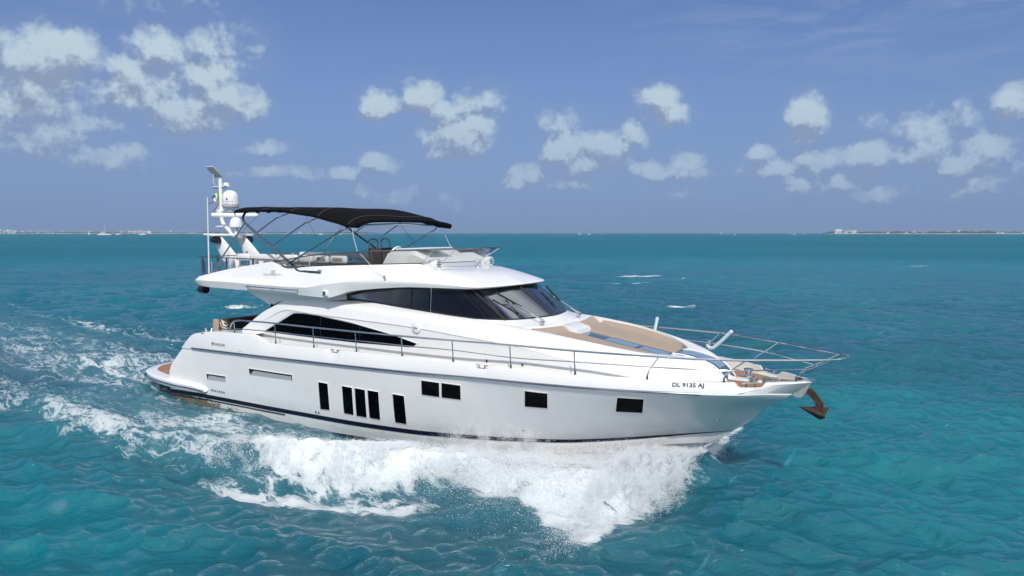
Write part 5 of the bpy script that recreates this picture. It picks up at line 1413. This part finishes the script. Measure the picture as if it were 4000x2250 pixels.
for sd_ in (-1, 1):
    m_ = 1.0 if sd_ < 0 else .22
    # sheet thrown square off the bow
    parts_.append(jets(int(5600 * m_), 190, 16.0, 17.75, (4.6, 9.2), (1.5, 3.4), (-.2, .75), .0026, .0085, .05, sd_, seed=1, peak=True))
    parts_.append(jets(int(2800 * m_), 140, 16.0, 17.75, (.7, 4.2), (.5, 1.9), (-.2, 2.6), .003, .010, .05, sd_, seed=2))
    parts_.append(jets(int(1500 * m_), 120, 14.2, 16.6, (2.4, 4.6), (.8, 1.8), (.2, 2.0), .0026, .009, .06, sd_, seed=6))
    # curtain along the chine, blown up against the topsides
    parts_.append(jets(int(2300 * m_), 120, 12.3, 14.7, (1.2, 3.4), (.8, 2.6), (.4, 2.2), .0024, .008, .06, sd_, seed=3))
    parts_.append(jets(int(3200 * m_), 80, 12.2, 14.6, (.4, 1.6), (1.8, 4.3), (.2, 1.0), .0024, .0075, .07, sd_, seed=4))
    # loose drops out ahead of the curtain
    parts_.append(jets(int(3600 * m_), 30, 12.6, 16.8, (2.4, 6.4), (1.2, 2.8), (.3, 2.0), .0025, .0085, .14, sd_, seed=5, clump=.5))
    parts_.append(jets(int(500 * m_), 14, 13.0, 17.0, (1.4, 6.4), (1.2, 3.4), (.0, 1.6), .006, .014, .10, sd_, seed=9, clump=.3))
PP = np.concatenate([p[0] for p in parts_]); RRd = np.concatenate([p[1] for p in parts_])
droplets('bow_spray', PP, RRd, label='white spray thrown outward from the bow of the yacht')
# churned crest of the rolling wave: froth riding on the ridge
nfr = 330000
xr_ = 7.0 + 9.5 * g.random(nfr)
ry_, rh_, rf_ = ridge_at(xr_)
off_ = g.normal(0, .40, nfr); off_ = np.where(off_ < 0, off_ * .9, off_)
cl = fbm(xr_ * 1.8, off_ * 2.2 + 9, 55, 4) * .55 + fbm(xr_ * 6, off_ * 9 + 9, 56, 4) * .45
keep = (g.random(nfr) < np.clip((cl - .44) * 6, 0, 1) * np.interp(xr_, [7.0, 8.8], [.12, 1])) & (rf_ > .3)
xr_, ry_, rh_, off_ = xr_[keep], ry_[keep], rh_[keep], off_[keep]
wob_ = (fbm(xr_ / 1.7, -(ry_ + off_) / 1.7, 31, 3) - .5) * .5
zb_ = rh_ * np.where(off_ > 0, np.exp(-(off_ / .42)**2), np.exp(-(off_ / 1.05)**2))
Pf = np.stack([xr_, -(ry_ + wob_ + off_), zb_ + np.abs(g.normal(0, .085, len(xr_))) + .0], 1)
Rf_ = np.exp(g.uniform(math.log(.003), math.log(.011), len(xr_)))
droplets('wave_froth', Pf, Rf_, label='white froth tumbling on the wave crest beside the hull')

# ================================================================== HORIZON: coast, town, boats
def at(px, d, z=0.0): return Vector(((px - 2000) / 2800.0 * d, d, z))
M['far_white'] = principled('far_white_render', (.72, .72, .70), .8, var=.05, vscale=.02)
M['far_cream'] = principled('far_cream_render', (.60, .57, .52), .8, var=.05, vscale=.02)
M['far_grey'] = principled('far_grey_render', (.42, .43, .45), .8, var=.05, vscale=.02)
M['far_tree'] = principled('far_foliage', (.055, .075, .045), .9, var=.4, vscale=.05)
M['sand'] = principled('pale_sand', (.62, .57, .48), .9, var=.08, vscale=.02)
M['far_window'] = principled('far_windows', (.10, .13, .16), .3)
M['sail'] = principled('white_sailcloth', (.8, .8, .78), .7)
M['orange'] = principled('orange_paint', (.55, .16, .04), .6)

def shore(name, px0, px1, d, label, hmax):
    n = 160; rr_ = np.random.default_rng(int(abs(px0)) + 5)
    xs_ = np.linspace(px0, px1, n); k = np.minimum(1, np.minimum(np.arange(n), np.arange(n)[::-1]) / 8)
    rows_ = []
    for dd, zz in ((0, -.6), (12, 1.6), (60, 3.0), (900, 3.5), (950, -1)):
        rows_.append(np.array([tuple(at(x, d + dd * (1 + .3 * math.sin(x * .02)), zz * kk2 - (1 - kk2) * .6)) for x, kk2 in zip(xs_, k)]))
    o = MB().add(*loft(rows_, True)).obj(name, M['sand'], None, 60)
    return tag(o, label, kind='structure')
shore('shore', -400, 1480, 6000, 'low sandy shore on the left horizon', 20)
shore('shore', 3205, 4500, 4600, 'low sandy shore of the island on the right horizon', 20)

def tree_band(name, px0, px1, d, h0, h1, n, label, seed):
    r = np.random.default_rng(seed)
    base_v, base_f = [], []
    bm = bmesh.new(); bmesh.ops.create_icosphere(bm, subdivisions=1, radius=1); bv = np.array([tuple(v.co) for v in bm.verts]); bf = np.array([[v.index for v in f.verts] for f in bm.faces]); bm.free()
    xs_ = r.uniform(px0, px1, n); hh = (h0 + (h1 - h0) * fbm(xs_ * .02, xs_ * 0, seed, 4)) * r.uniform(.6, 1.15, n)
    e = np.minimum(1, np.minimum(xs_ - px0, px1 - xs_) / 40); hh *= .25 + .75 * e
    vs, fs = [], []
    for k in range(n):
        p = at(xs_[k], d + r.uniform(30, 420)); w = r.uniform(7, 18)
        v = bv * r.uniform(.75, 1.25, bv.shape) * [w, w, hh[k] * .55] + [p.x, p.y, hh[k] * .5 + 1.5]
        vs.append(v); fs.append(bf + k * len(bv))
    me = fast_mesh(name, np.concatenate(vs), np.concatenate(fs)); me.materials.append(M['far_tree'])
    o = bpy.data.objects.new(name, me); COL.objects.link(o)
    return tag(o, label, kind='stuff')
tree_band('shore_trees', -380, 1470, 6000, 6, 15, 1500, 'dark scrub and palms along the left shore', 3)
tree_band('island_trees', 3215, 4480, 4600, 7, 22, 1100, 'dark trees along the right island shore', 4)

def block(name, px, w, h, d, kind, label, group, m, seed=0):
    """far building: stepped blocks with balcony floors"""
    r = random.Random(seed)
    W_, H_ = w / 2800 * d, h / 2800 * d
    c = at(px, d); D_ = max(10, min(18, W_ * .5))
    root = bpy.data.objects.new(name, None); COL.objects.link(root); root.location = (c.x, c.y, 1.5)
    tag(root, label, 'building', group)
    mb = MB(); wins = MB()
    if kind == 'tower':
        mb.add(*box_geo((0, 0, H_ * .46), (W_, D_, H_ * .92))).add(*box_geo((W_ * .1, 0, H_ * .96), (W_ * .45, D_ * .6, H_ * .1)))
    elif kind == 'long':
        mb.add(*box_geo((0, 0, H_ * .4), (W_, D_, H_ * .8)))
        k = max(2, int(W_ / 35))
        for i in range(k): mb.add(*box_geo((-W_ / 2 + (i + .5) * W_ / k, -.4, H_ * .45 + r.uniform(-.05, .05) * H_), (W_ / k * .6, D_ + .8, H_ * r.uniform(.85, 1.05))))
    else:
        mb.add(*box_geo((-W_ * .2, 0, H_ * .5), (W_ * .6, D_, H_))).add(*box_geo((W_ * .25, .5, H_ * .33), (W_ * .5, D_ * .9, H_ * .66)))
    mb.obj('wall', m, root, 0)
    nf = max(1, int(H_ / 4.5))
    for i in range(nf):
        z = (i + .55) * H_ * (.66 if kind == 'step' else .8) / nf
        wins.add(*box_geo((0, -D_ / 2 - (.9 if kind == 'long' else .3), z), (W_ * .86, .6, H_ / nf * .26)))
    wins.obj('window_band', M['far_window'], root, 0)
    return root
GL = 'white buildings along the left shore'; GR = 'white buildings along the island shore'
block('seafront_building', 8, 34, 17, 6050, 'step', 'tall white stepped block at the left edge of the horizon', GL, M['far_white'], 1)
block('seafront_building', 50, 44, 14, 6080, 'long', 'long white block second from the left edge of the horizon', GL, M['far_white'], 2)
for k, p in enumerate((149, 160, 174, 184, 195, 211)):
    block('seafront_tower', p, 6.5, 11.5, 6100, 'tower', 'narrow grey block in the row of six look-alike towers on the left shore', 'row of grey towers on the left shore', M['far_grey'], k)
block('seafront_hotel', 550, 88, 10.5, 6050, 'long', 'longest white hotel block on the left horizon near the catamarans', GL, M['far_white'], 5)
block('seafront_building', 486, 22, 7, 6060, 'step', 'low white hall just left of the longest hotel', GL, M['far_white'], 6)
rb = random.Random(4)
p = 82
while p < 1420:
    w = rb.uniform(7, 26); h = rb.uniform(4.5, 9.5) * (1 if p < 700 else .72)
    if not (140 < p < 218 or 470 < p < 600):
        block('shore_building', p, w, h, 6050 + rb.uniform(20, 380), rb.choice(['step', 'long', 'step', 'tower' if w < 14 else 'long']), 'small pale block among the look-alike buildings along the left shore', 'small pale buildings on the left shore', M[rb.choice(['far_white', 'far_white', 'far_cream', 'far_grey'])], int(p))
    p += w + rb.uniform(3, 26)
block('island_hotel', 3278, 40, 16, 4640, 'step', 'largest white hotel on the wooded left end of the island', GR, M['far_white'], 8)
block('island_hotel', 3322, 36, 13, 4660, 'long', 'white hotel wing beside the largest island hotel', GR, M['far_white'], 9)
block('island_tower', 3740, 8, 14, 4650, 'tower', 'white water tower block rising above the island roofs', GR, M['far_white'], 10)
p = 3400
while p < 4060:
    w = rb.uniform(6, 20); h = rb.uniform(4, 8.5)
    block('island_building', p, w, h, 4620 + rb.uniform(0, 300), rb.choice(['step', 'long', 'step']), 'small pale block among the look-alike buildings along the island shore', 'small pale buildings on the island shore', M[rb.choice(['far_white', 'far_white', 'far_cream'])], int(p))
    p += w + rb.uniform(2, 18)

def hull_shape(L, B, H):
    xs_ = np.linspace(-.5, .5, 13); yb_ = B / 2 * (1 - np.clip(xs_ * 2, 0, 1)**2.2) * np.where(xs_ < -.45, .85, 1)
    top = np.stack([xs_ * L, yb_, H * (1 + .18 * np.clip(xs_ * 2, 0, 1)**2)], 1); bot = np.stack([xs_ * L * .93, yb_ * .7, 0 * xs_ - .3], 1)
    mb = MB().add(*loft([top * [1, -1, 1], bot * [1, -1, 1]])).add(*loft([top, bot], True)).add(*loft([top * [1, -1, 1], top], True))
    mb.add([top[0] * [1, -1, 1], top[0], bot[0], bot[0] * [1, -1, 1]], [[0, 1, 2, 3]]); return mb
def sailboat(px, wpx, mpx, d, label, kind='cat', flip=False, sail=False):
    L = wpx / 2800 * d; Hm = mpx / 2800 * d; c = at(px, d)
    root = bpy.data.objects.new('catamaran' if kind == 'cat' else ('sailing_boat' if kind == 'mono' else 'motor_boat'), None); COL.objects.link(root)
    root.location = (c.x, c.y, 0); root.rotation_euler = (0, 0, math.pi if flip else 0); tag(root, label, 'boat', 'boats on the horizon')
    h = L * .09
    if kind == 'cat':
        for s in (-1, 1):
            mb = hull_shape(L, L * .10, h); v = np.concatenate(mb.v) + [0, s * L * .22, 0]; build('hull', v, mb.f, M['far_white'], root, 30)
        MB().add(*box_geo((-.05 * L, 0, h * 1.05), (L * .62, L * .46, h * .4), bev=.05)).add(*box_geo((-.04 * L, 0, h * 1.55), (L * .36, L * .38, h * .9), bev=h * .2)).obj('cabin', M['far_white'], root)
        MB().add(*box_geo((-.04 * L, 0, h * 1.6), (L * .37, L * .385, h * .3))).obj('cabin_window', M['far_window'], root, 0)
    elif kind == 'mono':
        hull_shape(L, L * .28, h * 1.2).obj('hull', M['far_white'], root, 30)
        MB().add(*box_geo((-.02 * L, 0, h * 1.5), (L * .34, L * .16, h * .7), bev=h * .15)).obj('cabin', M['far_white'], root)
    else:
        hull_shape(L, L * .3, h * 1.5).obj('hull', M['far_white'], root, 30)
        fixn(MB().add(*prism_geo([(-.3 * L, h * 1.4), (-.3 * L, h * 2.6), (.02 * L, h * 2.7), (.2 * L, h * 1.5)], -L * .1, L * .1)).obj('cabin', M['far_white'], root, 30))
        MB().add(*box_geo((-.1 * L, 0, h * 2.2), (L * .30, L * .205, h * .35))).obj('cabin_window', M['far_window'], root, 0)
    if mpx:
        MB().add(*tube_geo([(.05 * L, 0, h), (.03 * L, 0, Hm)], [L * .014, L * .008], 6)).obj('mast', M['far_white'], root)
        MB().add(*tube_geo([(.045 * L, 0, h * 2.6), (-.33 * L, 0, h * 2.5)], L * .012, 6)).obj('boom', M['far_white'], root)
        if sail:
            sl = np.array([[(.04 * L - t * .36 * L * u, .04 * L * math.sin(t * math.pi) * u, h * 2.6 + (1 - u) * (Hm - h * 2.8)) for t in np.linspace(0, 1, 6)] for u in np.linspace(.03, 1, 8)])
            MB().add(*loft(sl)).obj('sail', M['sail'], root, 60)
    return root
sailboat(353, 11, 18, 2600, 'small white boat under sail, farthest left of the sailing boats', 'mono', sail=True)
sailboat(412, 43, 43, 2000, 'largest white catamaran with the tallest bare mast on the left horizon', 'cat')
sailboat(466, 19, 23, 2300, 'white catamaran with bare mast second right of the largest catamaran', 'cat')
sailboat(560, 24, 27, 2200, 'white catamaran with bare mast before the longest hotel', 'cat')
sailboat(1256, 17, 22, 2300, 'white catamaran with bare mast seen below the bimini canopy', 'cat', True)
sailboat(1332, 9, 13, 2600, 'small bare-masted boat right of the catamaran below the bimini canopy', 'mono')
sailboat(2264, 12, 11, 2500, 'short-masted white boat on the horizon right of the bimini canopy', 'mono', sail=True)
sailboat(2301, 14, 0, 2400, 'flat white motor boat beside the short-masted boat on the horizon', 'motor')
sailboat(2349, 7, 0, 2800, 'tiny motor boat at the middle of the horizon', 'motor')
sailboat(2816, 9, 13, 2600, 'small boat under full white sail right of the middle horizon', 'mono', sail=True)
sailboat(2838, 7, 0, 2800, 'tiny motor boat just right of the boat under full sail', 'motor')
sailboat(2868, 11, 0, 1900, 'white motor boat nearest of those on the right horizon', 'motor')
sailboat(2953, 6, 0, 2800, 'tiny motor boat alone left of the bare-masted yacht', 'motor')
sailboat(3081, 6, 9, 2700, 'tiny sailing boat just left of the bare-masted yacht', 'mono', sail=True)
sailboat(3100, 13, 16, 2400, 'white yacht with tall bare mast left of the island', 'mono')
sailboat(3137, 8, 0, 2800, 'tiny motor boat between the bare-masted yacht and the island', 'motor', True)
sailboat(3195, 5, 9, 2800, 'tiny bare-masted boat close to the island tip', 'mono')

# ================================================================== humid sea air
def haze_box():
    m, N, out = mat('humid_air')
    v = N.new('ShaderNodeVolumePrincipled')
    v.inputs['Color'].default_value = (.58, .78, 1.0, 1); v.inputs['Density'].default_value = .00008; v.inputs['Anisotropy'].default_value = .2
    N.l.new(v.outputs[0], out.inputs['Volume'])
    o = MB().add(*box_geo((0, 2000, 29), (24000, 20000, 64))).obj('haze', m, None, 0)
    return tag(o, 'thin humid air between the camera and the far shore', kind='stuff')
haze_box()
